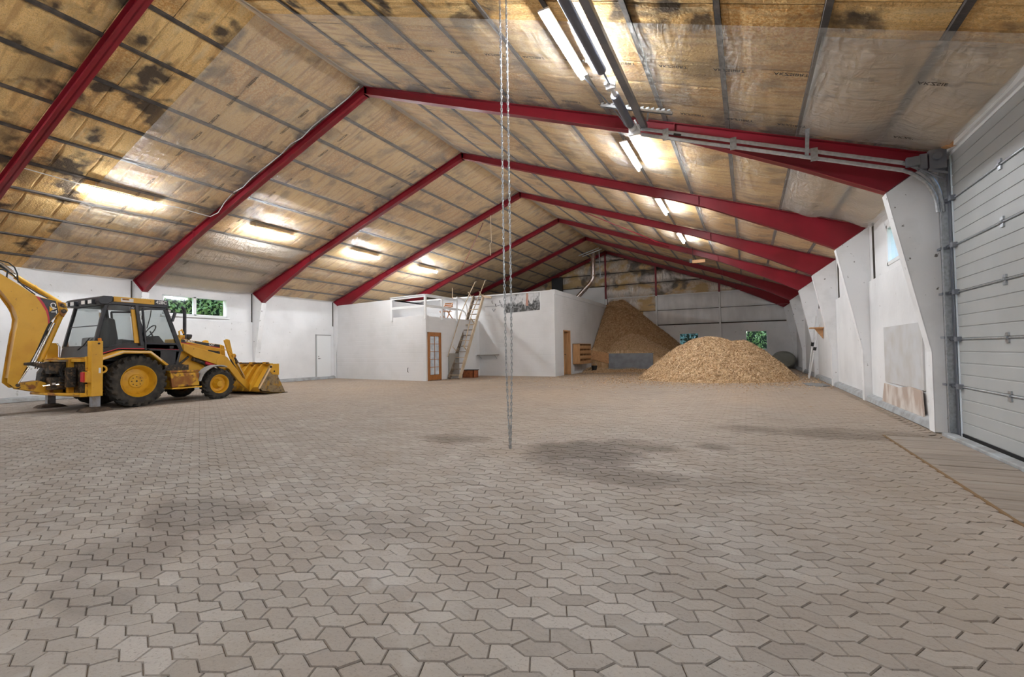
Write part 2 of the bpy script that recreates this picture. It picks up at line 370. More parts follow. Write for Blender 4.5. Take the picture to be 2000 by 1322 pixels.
m_plank = M_('weathered_plank', (.34,.285,.24), .8, c2=(.27,.22,.185), ns=4, stretch=(.5,4,1), c3=(.34,.30,.265), ns3=2, bump=.25, bs=30, objrnd=.10)

def chip_mat():
    m = bpy.data.materials.new('wood_chips'); m.use_nodes = True; N = m.node_tree.nodes; L = m.node_tree.links
    b = N['Principled BSDF']; b.inputs['Roughness'].default_value = .85; b.inputs['Specular IOR Level'].default_value = .2
    at = N.new('ShaderNodeAttribute'); at.attribute_name = 'rnd'
    g = N.new('ShaderNodeNewGeometry')
    cr = N.new('ShaderNodeValToRGB'); e = cr.color_ramp.elements
    e[0].position = 0; e[0].color = (.34,.19,.09,1); e[1].position = 1; e[1].color = (.92,.74,.52,1)
    q = e.new(.35); q.color = (.56,.36,.19,1); q = e.new(.7); q.color = (.76,.55,.34,1)
    n = N.new('ShaderNodeTexNoise'); n.inputs['Scale'].default_value = 45; n.inputs['Detail'].default_value = 4; L.new(g.outputs['Position'], n.inputs['Vector'])
    mx = N.new('ShaderNodeMath'); mx.operation = 'ADD'; L.new(at.outputs['Fac'], mx.inputs[0])
    mr = N.new('ShaderNodeMapRange'); mr.inputs[1].default_value = .3; mr.inputs[2].default_value = .7; mr.inputs[3].default_value = -.3; mr.inputs[4].default_value = .3; L.new(n.outputs[0], mr.inputs[0]); L.new(mr.outputs[0], mx.inputs[1])
    L.new(mx.outputs[0], cr.inputs[0]); L.new(cr.outputs[0], b.inputs['Base Color'])
    bp = N.new('ShaderNodeBump'); bp.inputs['Strength'].default_value = .8; bp.inputs['Distance'].default_value = .03; L.new(n.outputs[0], bp.inputs['Height']); L.new(bp.outputs[0], b.inputs['Normal'])
    return m
m_chip = chip_mat()

def brick_paint():
    m = M_('painted_blockwork', (.76,.76,.77), .75, c2=(.68,.68,.68), ns=.9, lo=.45, hi=.75, c3=(.5,.48,.45), ns3=6, lo3=.74, hi3=.82)
    N = m.node_tree.nodes; L = m.node_tree.links; b = N['Principled BSDF']
    g = N.new('ShaderNodeNewGeometry'); sx = N.new('ShaderNodeSeparateXYZ'); L.new(g.outputs['Position'], sx.inputs[0])
    ad = N.new('ShaderNodeMath'); ad.operation = 'ADD'; L.new(sx.outputs[0], ad.inputs[0]); L.new(sx.outputs[1], ad.inputs[1])
    cx = N.new('ShaderNodeCombineXYZ'); L.new(ad.outputs[0], cx.inputs[0]); L.new(sx.outputs[2], cx.inputs[1])
    br = N.new('ShaderNodeTexBrick'); br.inputs['Scale'].default_value = 1; br.inputs['Brick Width'].default_value = .4; br.inputs['Row Height'].default_value = .2; br.inputs['Mortar Size'].default_value = .012; br.inputs['Mortar Smooth'].default_value = 1
    L.new(cx.outputs[0], br.inputs['Vector'])
    bp = N.new('ShaderNodeBump'); bp.inputs['Strength'].default_value = .35; bp.inputs['Distance'].default_value = .01; bp.invert = True; L.new(br.outputs['Fac'], bp.inputs['Height']); L.new(bp.outputs[0], b.inputs['Normal'])
    return m
m_block = brick_paint()

def foil_mat():
    m = bpy.data.materials.new('foil_and_wool'); m.use_nodes = True; N = m.node_tree.nodes; L = m.node_tree.links
    b = N['Principled BSDF']; o = N['Material Output']
    g = N.new('ShaderNodeNewGeometry')
    def noise(sc, det=5, dist=0, st=(1,1,1)):
        mp = N.new('ShaderNodeMapping'); mp.inputs['Scale'].default_value = st; L.new(g.outputs['Position'], mp.inputs[0])
        n = N.new('ShaderNodeTexNoise'); n.inputs['Scale'].default_value = sc; n.inputs['Detail'].default_value = det; n.inputs['Distortion'].default_value = dist; L.new(mp.outputs[0], n.inputs['Vector']); return n.outputs[0]
    cr = N.new('ShaderNodeValToRGB'); e = cr.color_ramp.elements; e[0].position = .38; e[0].color = (.055,.042,.03,1); e[1].position = .62; e[1].color = (.52,.34,.12,1)
    q = e.new(.46); q.color = (.20,.14,.08,1); q = e.new(.52); q.color = (.58,.38,.14,1)
    L.new(noise(1.1, 7, .5), cr.inputs[0]); L.new(cr.outputs[0], b.inputs['Base Color']); b.inputs['Roughness'].default_value = .8
    b2 = N.new('ShaderNodeBsdfPrincipled'); b2.inputs['Base Color'].default_value = (.86,.82,.78,1); b2.inputs['Roughness'].default_value = .30; b2.inputs['Metallic'].default_value = .5
    bp = N.new('ShaderNodeBump'); bp.inputs['Strength'].default_value = 1; bp.inputs['Distance'].default_value = .12; L.new(noise(4, 4, 1.5, (2.2,1,.7)), bp.inputs['Height']); L.new(bp.outputs[0], b2.inputs['Normal'])
    mr = N.new('ShaderNodeMapRange'); mr.inputs[1].default_value = .44; mr.inputs[2].default_value = .58; mr.inputs[3].default_value = .15; mr.inputs[4].default_value = .85; L.new(noise(1.5, 3, .3, (.7,1,1)), mr.inputs[0])
    mx = N.new('ShaderNodeMixShader'); L.new(mr.outputs[0], mx.inputs[0]); L.new(b.outputs[0], mx.inputs[1]); L.new(b2.outputs[0], mx.inputs[2]); L.new(mx.outputs[0], o.inputs[0])
    return m
m_foil = foil_mat()

def poster_mat():
    m = bpy.data.materials.new('photo_print'); m.use_nodes = True; N = m.node_tree.nodes; L = m.node_tree.links; b = N['Principled BSDF']; b.inputs['Roughness'].default_value = .5
    g = N.new('ShaderNodeNewGeometry'); sx = N.new('ShaderNodeSeparateXYZ'); L.new(g.outputs['Position'], sx.inputs[0])
    def noise(sc, det=5, st=(1,1,1)):
        mp = N.new('ShaderNodeMapping'); mp.inputs['Scale'].default_value = st; L.new(g.outputs['Position'], mp.inputs[0])
        n = N.new('ShaderNodeTexNoise'); n.inputs['Scale'].default_value = sc; n.inputs['Detail'].default_value = det; L.new(mp.outputs[0], n.inputs['Vector']); return n.outputs[0]
    def R(s, a, c_, d=0, e=1):
        r = N.new('ShaderNodeMapRange'); r.inputs[1].default_value = a; r.inputs[2].default_value = c_; r.inputs[3].default_value = d; r.inputs[4].default_value = e; L.new(s, r.inputs[0]); return r.outputs[0]
    h = R(sx.outputs[2], 3.62, 3.25); ad = N.new('ShaderNodeMath'); ad.operation = 'ADD'; L.new(h, ad.inputs[0]); L.new(R(noise(3.5, 6, (1.6,1,.8)), .3, .7, -.55, .55), ad.inputs[1])
    cr = N.new('ShaderNodeValToRGB'); e = cr.color_ramp.elements; e[0].position = .25; e[0].color = (.62,.62,.63,1); e[1].position = .6; e[1].color = (.03,.03,.03,1)
    L.new(ad.outputs[0], cr.inputs[0])
    x = N.new('ShaderNodeMix'); x.data_type = 'RGBA'; L.new(cr.outputs[0], x.inputs[6])
    gr = R(noise(9, 3), .45, .6, 0, .5); L.new(gr, x.inputs[0]); x.inputs[7].default_value = (.42,.42,.43,1)
    L.new(x.outputs[2], b.inputs['Base Color']); return m
m_poster = poster_mat(); m_ptrunk = M_('poster_red_trunk', (.42,.18,.13), .5, c2=(.55,.36,.28), ns=8, stretch=(4,1,.5))

# ================================================================ FLOOR
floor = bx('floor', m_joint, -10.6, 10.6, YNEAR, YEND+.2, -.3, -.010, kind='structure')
PX, PY = 0.18, 0.102
def stone_template(kind):
    if kind == 0: jb, jt = -.035, -.08 + .01      # joint (bottom x, top x) relative to the high vertex at 0 ... A rows
    else: jb, jt = .012, .062                      # B rows
    def zz(x):                                     # zigzag boundary, high at 0, low at +-.09
        t = (x / PX) % 1.0; return .020 * (1 - 4*abs(t - round(t))) if True else 0
    def zv(x):
        t = abs((x / PX) - round(x / PX)) * 2      # 0 at high, 1 at low
        return .020 - .040 * t
    lo = [x for x in (-.09, 0, .09, .18) if jb < x < jb + PX]; hi = [x for x in (-.09, 0, .09, .18) if jt < x < jt + PX]
    pts = [(jb, zv(jb))] + [(x, zv(x)) for x in lo] + [(jb+PX, zv(jb+PX)), (jt+PX, PY+zv(jt+PX))] + [(x, PY+zv(x)) for x in hi[::-1]] + [(jt, PY+zv(jt))]
    return np.array(pts)
TEMPL = [stone_template(0), stone_template(1)]
def ring(poly, d):
    c = poly.mean(0); n = len(poly); out = []
    for i in range(n):
        a, p, q = poly[i-1], poly[i], poly[(i+1) % n]
        e1 = (p-a)/np.linalg.norm(p-a); e2 = (q-p)/np.linalg.norm(q-p); n1 = np.array((-e1[1], e1[0])); n2 = np.array((-e2[1], e2[0]))
        b = n1+n2; b /= np.linalg.norm(b); k = d/max(.5, b@n1); out.append(p + b*k)
    return np.array(out)
stones = []
XLO, XHI = -10.24, 10.24
for j in range(-28, 277):
    yb = 1.81 + j*PY; kind = j % 2
    for i in range(int((XLO-6.93)/PX), int((XHI-6.93)/PX)+1):
        x = 6.93 + i*PX; cx_, cy_ = x + .05, yb + .05
        if cx_ > 9.50 and cy_ < 7.86: continue
        if cx_ < -4.2 and cy_ > 16.9: continue
        if cx_ < 0 and cy_ > 20.4: continue
        if cy_ > 29.6 or not (XLO+.1 < cx_ < XHI-.05): continue
        # outside the view wedge: leave to the plain bed
        if cy_ < -.2: continue
        stones.append((x, yb, kind))
S = np.array(stones)
dep = (S[:,0]+.05-8.0165)*F_.x + (S[:,1]+.05)*F_.y + (-1.2)*F_.z
ux = ((S[:,0]+.05-8.0165)*R_.x + (S[:,1]+.05)*R_.y - 1.2*R_.z)/np.maximum(dep,.01)*913.64
vy = -((S[:,0]+.05-8.0165)*U_.x + (S[:,1]+.05)*U_.y - 1.2*U_.z)/np.maximum(dep,.01)*913.64
vis = (dep > .3) & (np.abs(ux) < 990) & (vy < 655)
order = np.argsort(np.where(vis, dep, 1e9))[:300]
single = np.zeros(len(S), bool); single[order] = True
def stone_block(poly):
    top = ring(poly, .0050); low = ring(poly, .0015); n = len(poly)
    V = np.vstack([np.c_[top, np.zeros(n)], np.c_[low, np.full(n, -.006)], np.c_[low, np.full(n, -.03)]])
    q1 = np.array([(i, n+i, n+(i+1)%n, (i+1)%n) for i in range(n)])
    q2 = np.array([(n+i, 2*n+i, 2*n+(i+1)%n, n+(i+1)%n) for i in range(n)])
    return V, np.arange(n)[None,:], q1, q2
Vs = []; Ft = []; Fq = []; At = []; base = 0
for kind in (0, 1):
    V, T, Q1, Q2 = stone_block(TEMPL[kind]); V = V[:2*len(TEMPL[kind])]; nv = len(V)
    idx = np.where((S[:,2] == kind) & ~single)[0]; k = len(idx)
    P = np.broadcast_to(V, (k, nv, 3)).copy()
    tx = rng.normal(0, .006, k)[:,None]; ty = rng.normal(0, .009, k)[:,None]; dz = np.clip(rng.normal(0, .0016, k), -.004, .003)[:,None]
    P[:,:,2] += tx*(V[None,:,0]-.06) + ty*(V[None,:,1]-.05) + dz
    P[:,:,0] += S[idx,0][:,None]; P[:,:,1] += S[idx,1][:,None]
    Vs.append(P.reshape(-1,3)); offs = (base + np.arange(k)*nv)[:,None,None]
    Ft.append((T[None]+offs).reshape(-1, T.shape[1])); Fq.append((Q1[None]+offs).reshape(-1,4)); base += k*nv
    At.append(np.repeat(rng.random(k), nv))
fs = Ft + Fq if Ft[0].shape[1] != Ft[1].shape[1] else [np.vstack(Ft)] + Fq
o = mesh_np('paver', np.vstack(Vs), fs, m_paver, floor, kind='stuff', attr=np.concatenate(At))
pav_me = {}
for kind in (0, 1):
    V, T, Q1, Q2 = stone_block(TEMPL[kind])
    for v in range(8):
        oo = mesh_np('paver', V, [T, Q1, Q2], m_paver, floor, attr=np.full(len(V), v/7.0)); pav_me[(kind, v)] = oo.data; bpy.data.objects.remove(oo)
for i in np.where(single)[0]:
    o = bpy.data.objects.new('paver', pav_me[(int(S[i,2]), random.randrange(8))]); col.objects.link(o); o.parent = floor
    o.location = (S[i,0], S[i,1], random.gauss(0, .0012)); o.rotation_euler = (random.gauss(0, .008), random.gauss(0, .006), 0)
# plank crossing in front of the overhead door
for i in range(13):
    y1 = 7.79 - i*.289
    bx('plank', m_plank, 9.615, 10.27, y1-.267, y1, -.05, .004 + random.uniform(-.003,.003), floor, bevel=.004, seg=1)
bx('dark_underlay', m_dark, 9.6, 10.28, 3.9, 7.80, -.06, -.006, floor)  # dark sheet laid under the planks so the gaps between them show dark
bx('edge_strip', M_('rusty_edge', (.20,.115,.05), .8), 9.585, 9.608, 4.0, 7.80, -.05, .006, floor)
bx('sill', m_kerb, 10.28, 10.40, 3.9, 8.12, -.05, .035, floor, bevel=.01, label='worn concrete door sill')

# ================================================================ WALLS
def wall_with_holes(name, m, axis, face, back, a0, a1, z0, z1, holes):
    """axis 'x': wall plane x=face..back, spans y a0..a1"""
    b = MB(); cuts = sorted(set([a0, a1] + [h[0] for h in holes] + [h[1] for h in holes]))
    for i in range(len(cuts)-1):
        p, q = cuts[i], cuts[i+1]; hs = [h for h in holes if h[0] <= p+1e-6 and h[1] >= q-1e-6]
        zs = [(z0, z1)] if not hs else [(z0, hs[0][2]), (hs[0][3], z1)]
        for (c, d) in zs:
            if d - c < 1e-4: continue
            if axis == 'x': b.box(min(face,back), max(face,back), p, q, c, d)
            else: b.box(p, q, min(face,back), max(face,back), c, d)
    o = b.build(name, m, kind='structure'); return o
WL = (9.19, 11.50, 2.73, 3.43); WR = (9.30, 11.13, 2.70, 3.46)
wl_ = wall_with_holes('wall_left', m_white, 'x', -10.44, -10.70, YNEAR, YEND, -.1, 3.95, [WL])
wr_ = wall_with_holes('wall_right', m_white, 'x', 10.44, 10.70, YNEAR, YEND, -.1, 3.95, [WR, (3.9, 8.02, 0.0, 3.66)])
E1 = (4.32, 5.46, 1.10, 2.13); E2 = (7.90, 9.03, 1.05, 2.15)
wb_ = wall_with_holes('wall_back', m_white, 'y', YEND, YEND+.25, -10.7, 10.7, -.1, 2.62, [E1, E2])
gb = MB().prism([(-10.7,2.62),(10.7,2.62),(10.7,3.75),(0,RZ+.05),(-10.7,3.75)], 'y', YEND+.02, YEND+.25).prism([(-10.5,3.6),(0,RZ-.1),(10.5,3.6),(10.5,3.95),(0,RZ+.2),(-10.5,3.95)], 'y', YEND+.02, YEND+.25).build('gable_lining', m_dark, wb_)
wf = wall_with_holes('wall_front', m_white, 'y', YNEAR-.25, YNEAR, -10.7, 10.7, -.1, 3.75, [])
MB().prism([(-10.7,3.75),(10.7,3.75),(10.7,3.9),(0,RZ+.05),(-10.7,3.9)], 'y', YNEAR-.25, YNEAR).build('gable_panel', m_white, wf)
# proud lower lining boards per bay and the darker seam under the upper strip
YA = [YNEAR] + YF
for sg, par in ((-1, wl_), (1, wr_)):
    for i in range(len(YF)-1):
        y0, y1 = YF[i]+.21, YF[i+1]
        if sg > 0 and i == 0: continue
        top = 2.58
        bx('lining_board', m_white, sg*10.395, sg*10.45, y0, y1-.01, 0.06, top, par, bevel=.006, seg=1)
        bx('seam_batten', m_dark, sg*10.41, sg*10.445, y1-(.42 if sg > 0 else .05), y1-(.39 if sg > 0 else .02), 2.58, 3.78, par)
    bx('lining_board', m_white, sg*10.395, sg*10.45, YNEAR, YF[0], 0.06, 2.58, par) if sg < 0 else None
for sg, nm in ((-1, 'baseboard_left'), (1, 'baseboard_right')):
    b = MB()
    for i in range(len(YF)-1):
        if sg > 0 and i == 0: continue
        b.prism([(sg*10.44,0),(sg*10.27,0),(sg*10.30,.10),(sg*10.39,.14),(sg*10.44,.14)], 'y', YF[i]+.2, YF[i+1])
    if sg < 0: b.prism([(sg*10.44,0),(sg*10.27,0),(sg*10.30,.10),(sg*10.39,.14),(sg*10.44,.14)], 'y', YNEAR, YF[0])
    b.build(nm, m_kerb, kind='structure', bevel=.01)
# right wall boards
bx('wall_patch', m_board, 10.37, 10.40, 9.10, 11.32, .50, 1.54, wr_, label='plain grey board fixed low on the wall')
lb = thing('leaning_board', (10.3, 10.3, 0.05), 'stained tan fibre board leaning at foot of the right wall below grey patch', 'board')
MB().prism([(11.45,.05),(11.22,.47),(10.35,.45),(9.7,.52),(9.10,.50),(9.02,.02)], 'x', 10.33, 10.355).build('board_sheet', m_tanboard, lb)

# ---- windows
def window(name, axis, face, sg, a0, a1, z0, z1, mull=None, fr=.06):
    root = bpy.data.objects.new(name, None); col.objects.link(root); root['kind'] = 'structure'
    c = (face, (a0+a1)/2, z0) if axis == 'x' else ((a0+a1)/2, face, z0)
    root.location = c
    def B(nm, m, a, b_, c_, d, t0, t1, **k):
        t0 = face + sg*t0; t1 = face + sg*t1
        if axis == 'x': return bx(nm, m, t0, t1, a, b_, c_, d, root, **k)
        return bx(nm, m, a, b_, t0, t1, c_, d, root, **k)
    b = [('frame', a0, a0+fr, z0, z1), ('frame', a1-fr, a1, z0, z1), ('frame', a0, a1, z0, z0+fr), ('frame', a0, a1, z1-fr, z1)]
    if mull: b.append(('mullion', mull-.05, mull+.05, z0, z1))
    for nm, p, q, r, s in b: B('window_'+nm, m_trim, p, q, r, s, -.015, .09, bevel=.005, seg=1)
    for (p, q) in ([(a0+fr, mull-.05), (mull+.05, a1-fr)] if mull else [(a0+fr, a1-fr)]): B('pane', m_glass, p, q, z0+fr, z1-fr, .04, .046)
    return root
window('window_1', 'x', -10.44, -1, *WL, mull=10.28, fr=.045)
window('window_2', 'x', 10.44, 1, *WR, fr=.07)
window('window_3', 'y', YEND, 1, *E1); window('window_4', 'y', YEND, 1, *E2)
bx('window_ledge', m_trim, -10.36, -10.45, 9.12, 11.56, 2.66, 2.72, wl_)
# ---- door in left wall (white, flush)
d = bpy.data.objects.new('door_1', None); col.objects.link(d); d.location = (-10.4, 16.2, 0); d['kind'] = 'structure'
bx('door_leaf', m_trim, -10.40, -10.35, 15.76, 16.58, .03, 2.10, d, bevel=.004)
for a, b_, c_, e in ((15.70,15.75,.0,2.16),(15.70,16.62,2.11,2.15)): bx('door_frame', M_('frame_grey', (.35,.35,.36), .6), -10.41, -10.36, a, b_, c_, e, d)  # one even grey on the strips beside and above the leaf
MB().cyl((-10.35,15.85,1.0),(-10.31,15.85,1.0),.02,10).cyl((-10.32,15.85,1.0),(-10.32,15.95,1.0),.009,8).cyl((-10.35,15.85,1.1),(-10.34,15.85,1.1),.02,10).build('door_handle', m_black, d)

# ================================================================ CEILING
ceil = MB().prism([(-10.7,roof(10.7)+.14),(0,RZ+.14),(10.7,roof(10.7)+.14),(10.7,roof(10.7)+.3),(0,RZ+.3),(-10.7,roof(10.7)+.3)], 'y', YNEAR-.2, YEND+.2).build('ceiling', m_dark, kind='structure')
PUR = [1.03 + .97*k for k in range(10)]
EDG = [0.0] + PUR + [10.62]
for sg in (-1, 1):
    for x in PUR:
        MB().prism([(sg*(x-.03),roof(x-.03)+.003),(sg*(x+.03),roof(x+.03)+.003),(sg*(x+.03),roof(x+.03)+.14),(sg*(x-.03),roof(x-.03)+.14)], 'y', YNEAR, YEND).build('purlin', m_purl, ceil)
def batt_geo(b, sg, xa, xb, ya, yb, h):
    n = 3; vs = []; fs = []
    for i in range(n+1):
        for j in range(n+1):
            x = xa + (xb-xa)*i/n; y = ya + (yb-ya)*(0, .06, .94, 1)[j] ; e = min(i, n-i, j, n-j) > 0
            vs.append((sg*x, y, roof(x) + (.010 if e else .030) + h))
    for i in range(n):
        for j in range(n): fs.append((i*(n+1)+j, i*(n+1)+j+1, (i+1)*(n+1)+j+1, (i+1)*(n+1)+j))
    k = len(vs); vs += [(vs[q][0], vs[q][1], vs[q][2]+.08) for q in (0, n, (n+1)*(n+1)-1, n*(n+1))]; fs.append((k, k+1, k+2, k+3))
    return b.add(vs, fs)
bays = [(YNEAR, YF[0], 1, 0)] + [(YF[i], YF[i+1], (7, 4, 2, 1, 1, 1)[i], i < 3) for i in range(len(YF)-1)] + []
rest = MB()
for (ya, yb, nsp, one) in bays:
    for sg in (-1, 1):
        for g in range(len(EDG)-1):
            xa = EDG[g] + (.035 if g else .02); xb = EDG[g+1] - .035
            cuts = [ya + (yb-ya)*q/nsp + (random.uniform(-.04,.04) if 0 < q < nsp else 0) for q in range(nsp+1)]
            for q in range(nsp):
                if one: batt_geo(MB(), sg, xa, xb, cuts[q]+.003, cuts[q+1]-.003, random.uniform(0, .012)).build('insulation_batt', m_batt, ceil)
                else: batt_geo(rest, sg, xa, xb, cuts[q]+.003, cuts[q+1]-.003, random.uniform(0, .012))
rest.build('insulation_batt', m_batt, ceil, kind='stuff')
# plastic film: one sheet per bay and slope, sagging between frames, pinned at purlins
def film(sg, ya, yb, x0=0.0, x1=10.44, nm='plastic_film', m=None, amp=.035, seed=0, purl=True):
    nx = int((x1-x0)/.075)+1; ny = max(8, int((yb-ya)/.11))
    X = np.linspace(x0, x1, nx); Y = np.linspace(ya, yb, ny); XX, YY = np.meshgrid(X, Y, indexing='ij')
    r = np.random.default_rng(seed); Z = RZ - SL*XX - .004
    tY = np.clip(np.minimum(YY-ya, yb-YY)/.5, 0, 1)
    ph = np.abs(((XX - 1.03)/.97) - np.round((XX - 1.03)/.97))*2      # 0 at purlin, 1 mid
    sag = amp*(ph**.7 if purl else 1)*tY
    wr = np.zeros_like(XX)
    for q in range(16):
        k = r.normal(0, 1, 2)*np.array([6, 3.2]) + np.array([0, 0]); wr += np.sin(XX*k[0]+YY*k[1]+r.uniform(0, 6.28))*r.uniform(.15, 1)
    for q in range(10):                                              # radiating gathers from pinned points
        px = x0 + r.random()*(x1-x0); py = ya if r.random() < .5 else yb
        dx, dy = XX-px, YY-py; rr = np.hypot(dx, dy)+.05; wr += 2.2*np.sin(np.arctan2(dx, np.abs(dy)+.02)*r.integers(14, 26))*np.exp(-rr/.9)
    wr = wr/np.abs(wr).max(); Z -= sag + .045*(wr*.5+.5)*np.clip(tY*1.5, .15, 1)*np.clip(ph*1.6+.1, 0, 1) + .004
    V = np.stack([sg*XX, YY, Z], -1).reshape(-1, 3)
    I, J = np.meshgrid(np.arange(nx-1), np.arange(ny-1), indexing='ij'); a = (I*ny+J).ravel()
    return mesh_np(nm, V, [np.stack([a, a+1, a+ny+1, a+ny], 1)], m or m_film, ceil, smooth=True)
sd = 1
for i in range(len(YF)-1):
    for sg in (-1, 1):
        ya, yb = YF[i]+.17, YF[i+1]-.01
        if i == 0: ya = 5.55
        film(sg, ya, yb, x1=10.38, seed=sd, amp=.055 if i else .035); sd += 1
film(-1, YF[1]+.3, YF[2]-.1, x0=6.85, x1=10.3, nm='plastic_film', m=m_film_thick, amp=.11, seed=77)
film(1, YF[1]+.3, YF[2]-.1, x0=8.79, x1=10.36, nm='plastic_film', m=m_film_thick, amp=.2, seed=78)
film(1, 5.7, YF[1]-.1, x0=8.79, x1=10.36, nm='plastic_film', m=m_film_thick, amp=.12, seed=79)
for i in range(len(YF)-1):       # folded strip of film along the ridge
    ya, yb = YF[i]+.16, YF[i+1]
    film(1, ya, yb, x0=0, x1=.30, nm='ridge_film', m=m_film_thick, amp=.03, seed=90+i, purl=False)
# printing on the film, row after row across each bay (mirrored marks seen from below)
pm = {}
def print_row(sg, y, x, s, sz=.085):
    key = (sg,)
    n = (sg*SL, 0, 1)
    t = text('film_print', s, sz, (0,0,0), (sg*1, 0, -SL), (0, 1 if sg > 0 else -1, 0), m_print, None, ext=.0005, offset=.001) if (sg, s) not in pm else None
    if t is None:
        t = bpy.data.objects.new('film_print', pm[(sg, s)]); col.objects.link(t)
    else: pm[(sg, s)] = t.data
    t.parent = ceil; t.location = (sg*x, y, roof(x) - .085)
for k in range(14):
    for (y, o_) in ((6.34, 0.), (7.73, .1)):
        x = 1.3 + .66*k + o_
        if x < 10.1:
            for sg in (-1, 1): print_row(sg, y, x, 'AKZSIBRT')
for k in range(12):
    for y in (Y1+.75, Y1+3.6): print_row(-1, y, 1.5+.72*k, 'AKZSIBRT')

# ================================================================ STEEL FRAMES
cuts_top = [(0,0)]
def rafter(parent, sg, y):
    bot = [(0,7.40),(6.4,5.03),(7.15,4.73),(8.78,3.93),(9.83,3.37)]
    b = MB(); tf = .012; yf = y; fw = .16
    top = [(0, RZ), (10.44, EZ)]
    web = [(sg*x, z) for x, z in top] + [(sg*x, z) for x, z in bot[::-1]]
    b.prism(web, 'y', y+.065, y+.095)
    # flanges (top, bottom chain, end plate)
    def strip(p, q, t=tf, up=False):
        x0, z0 = p; x1, z1 = q; L = math.hypot(x1-x0, z1-z0); nx, nz = (z1-z0)/L*t, -(x1-x0)/L*t
        if up: nx, nz = -nx, -nz
        b.prism([(sg*x0,z0),(sg*x1,z1),(sg*(x1-nx),z1-nz),(sg*(x0-nx),z0-nz)], 'y', y, y+fw)
    strip((0,RZ-.005),(10.44,EZ-.005), .014, up=True)
    for i in range(len(bot)-1): strip(bot[i], bot[i+1], .014)
    strip((9.83,3.37),(10.44,3.80), .02)
    for x, z0, z1 in ((7.0, 4.80, roof(7.0)),): b.box(sg*x-.006, sg*x+.006, y+.004, y+.156, z0, z1-.02)
    b.box(sg*0-.008, sg*0+.008, y, y+fw, 7.38, RZ)
    return b.build('rafter', m_red, parent)
def column(parent, sg, y):
    poly = [(sg*10.26,0),(sg*10.26,1.095),(sg*9.83,3.355),(sg*10.44,3.785),(sg*10.44,0)]
    b = MB().prism(poly, 'y', y, y+.20)
    o = b.build('column', m_wcol, parent, bevel=.008)
    MB().prism([(sg*10.262,0),(sg*10.255,0),(sg*10.255,1.095),(sg*9.825,3.35),(sg*9.83,3.35),(sg*10.262,1.1)], 'y', y-.004, y+.204).build('corner_strip', m_wcol, parent)
    return o
flab = ['nearest red steel roof frame, cut off by the upper left corner', 'large red steel roof frame meeting at the ridge behind the overhead door rails', 'red steel roof frame second beyond the overhead door', 'red steel roof frame above the loft end of the office', 'red steel roof frame over the middle of the white block building', 'second to last red steel roof frame before the gable wall', 'last red steel roof frame set against the foil covered gable wall']
for k, y in enumerate(YF):
    fr = thing('portal_frame', (0, y, 0), flab[k], 'roof frame', 'red steel portal frames')
    for sg in (-1, 1):
        rafter(fr, sg, y); column(fr, sg, y)
    if k == len(YF)-1:
        for x in (-.08, 3.06, 6.62):
            bx('gable_post', m_red, x-.05, x+.05, y+.02, y+.12, 4.45, roof(x)-.2, fr)
            bx('gable_post', m_trim, x-.045, x+.045, y+.02, y+.12, 0, 4.45, fr, label='white painted lower post')
        for x in (-3.3, -6.6): bx('gable_post', m_red, x-.05, x+.05, y+.02, y+.12, 0, roof(x)-.2, fr)
# diagonal wind braces
br = thing('wind_brace', (2.3, 17.5, 6.7), 'thin dark red rod running slantwise under the right roof slope', 'brace', 'roof wind braces'); MB().cyl((2.3,17.2,6.62),(5.1,21.0,5.6),.022,8).build('rod', m_red, br)
br = thing('wind_brace', (-2, 17.4, 6.8), 'thin rusty rod running slantwise under the left roof slope', 'brace', 'roof wind braces'); MB().cyl((-2.0,17.3,6.72),(-5.5,20.9,5.48),.025,8).build('rod', M_('rusty_rod', (.20,.08,.04), .6), br)
# galvanised strut over the shaft
st = thing('perforated_strut', (6.5, 7.52, 5.25), 'galvanised perforated strut fixed under roof above the spring shaft', 'strut')
b = MB(); 
for i in range(14): 
    x = 5.96 + i*.0795; b.box(x, x+.05, 7.50, 7.545, roof(x)-.175, roof(x)-.15)
b.bar((5.95,7.50,roof(5.95)-.19),(7.07,7.50,roof(7.07)-.19),.008,.04).bar((5.95,7.545,roof(5.95)-.19),(7.07,7.545,roof(7.07)-.19),.008,.04)
b.build('channel', m_galv, st)
MB().bar((6.72,7.52,5.02),(6.62,7.9,4.99),.03,.006).build('hanger', m_galv, st)
st = thing('perforated_strut', (8.9, 8.05, 4.3), 'short upright galvanised bracket fixing the door rail to roof', 'strut')
MB().bar((8.86,7.80,roof(8.9)-.06),(8.86,7.98,3.98),.05,.012).build('channel', m_galv, st)

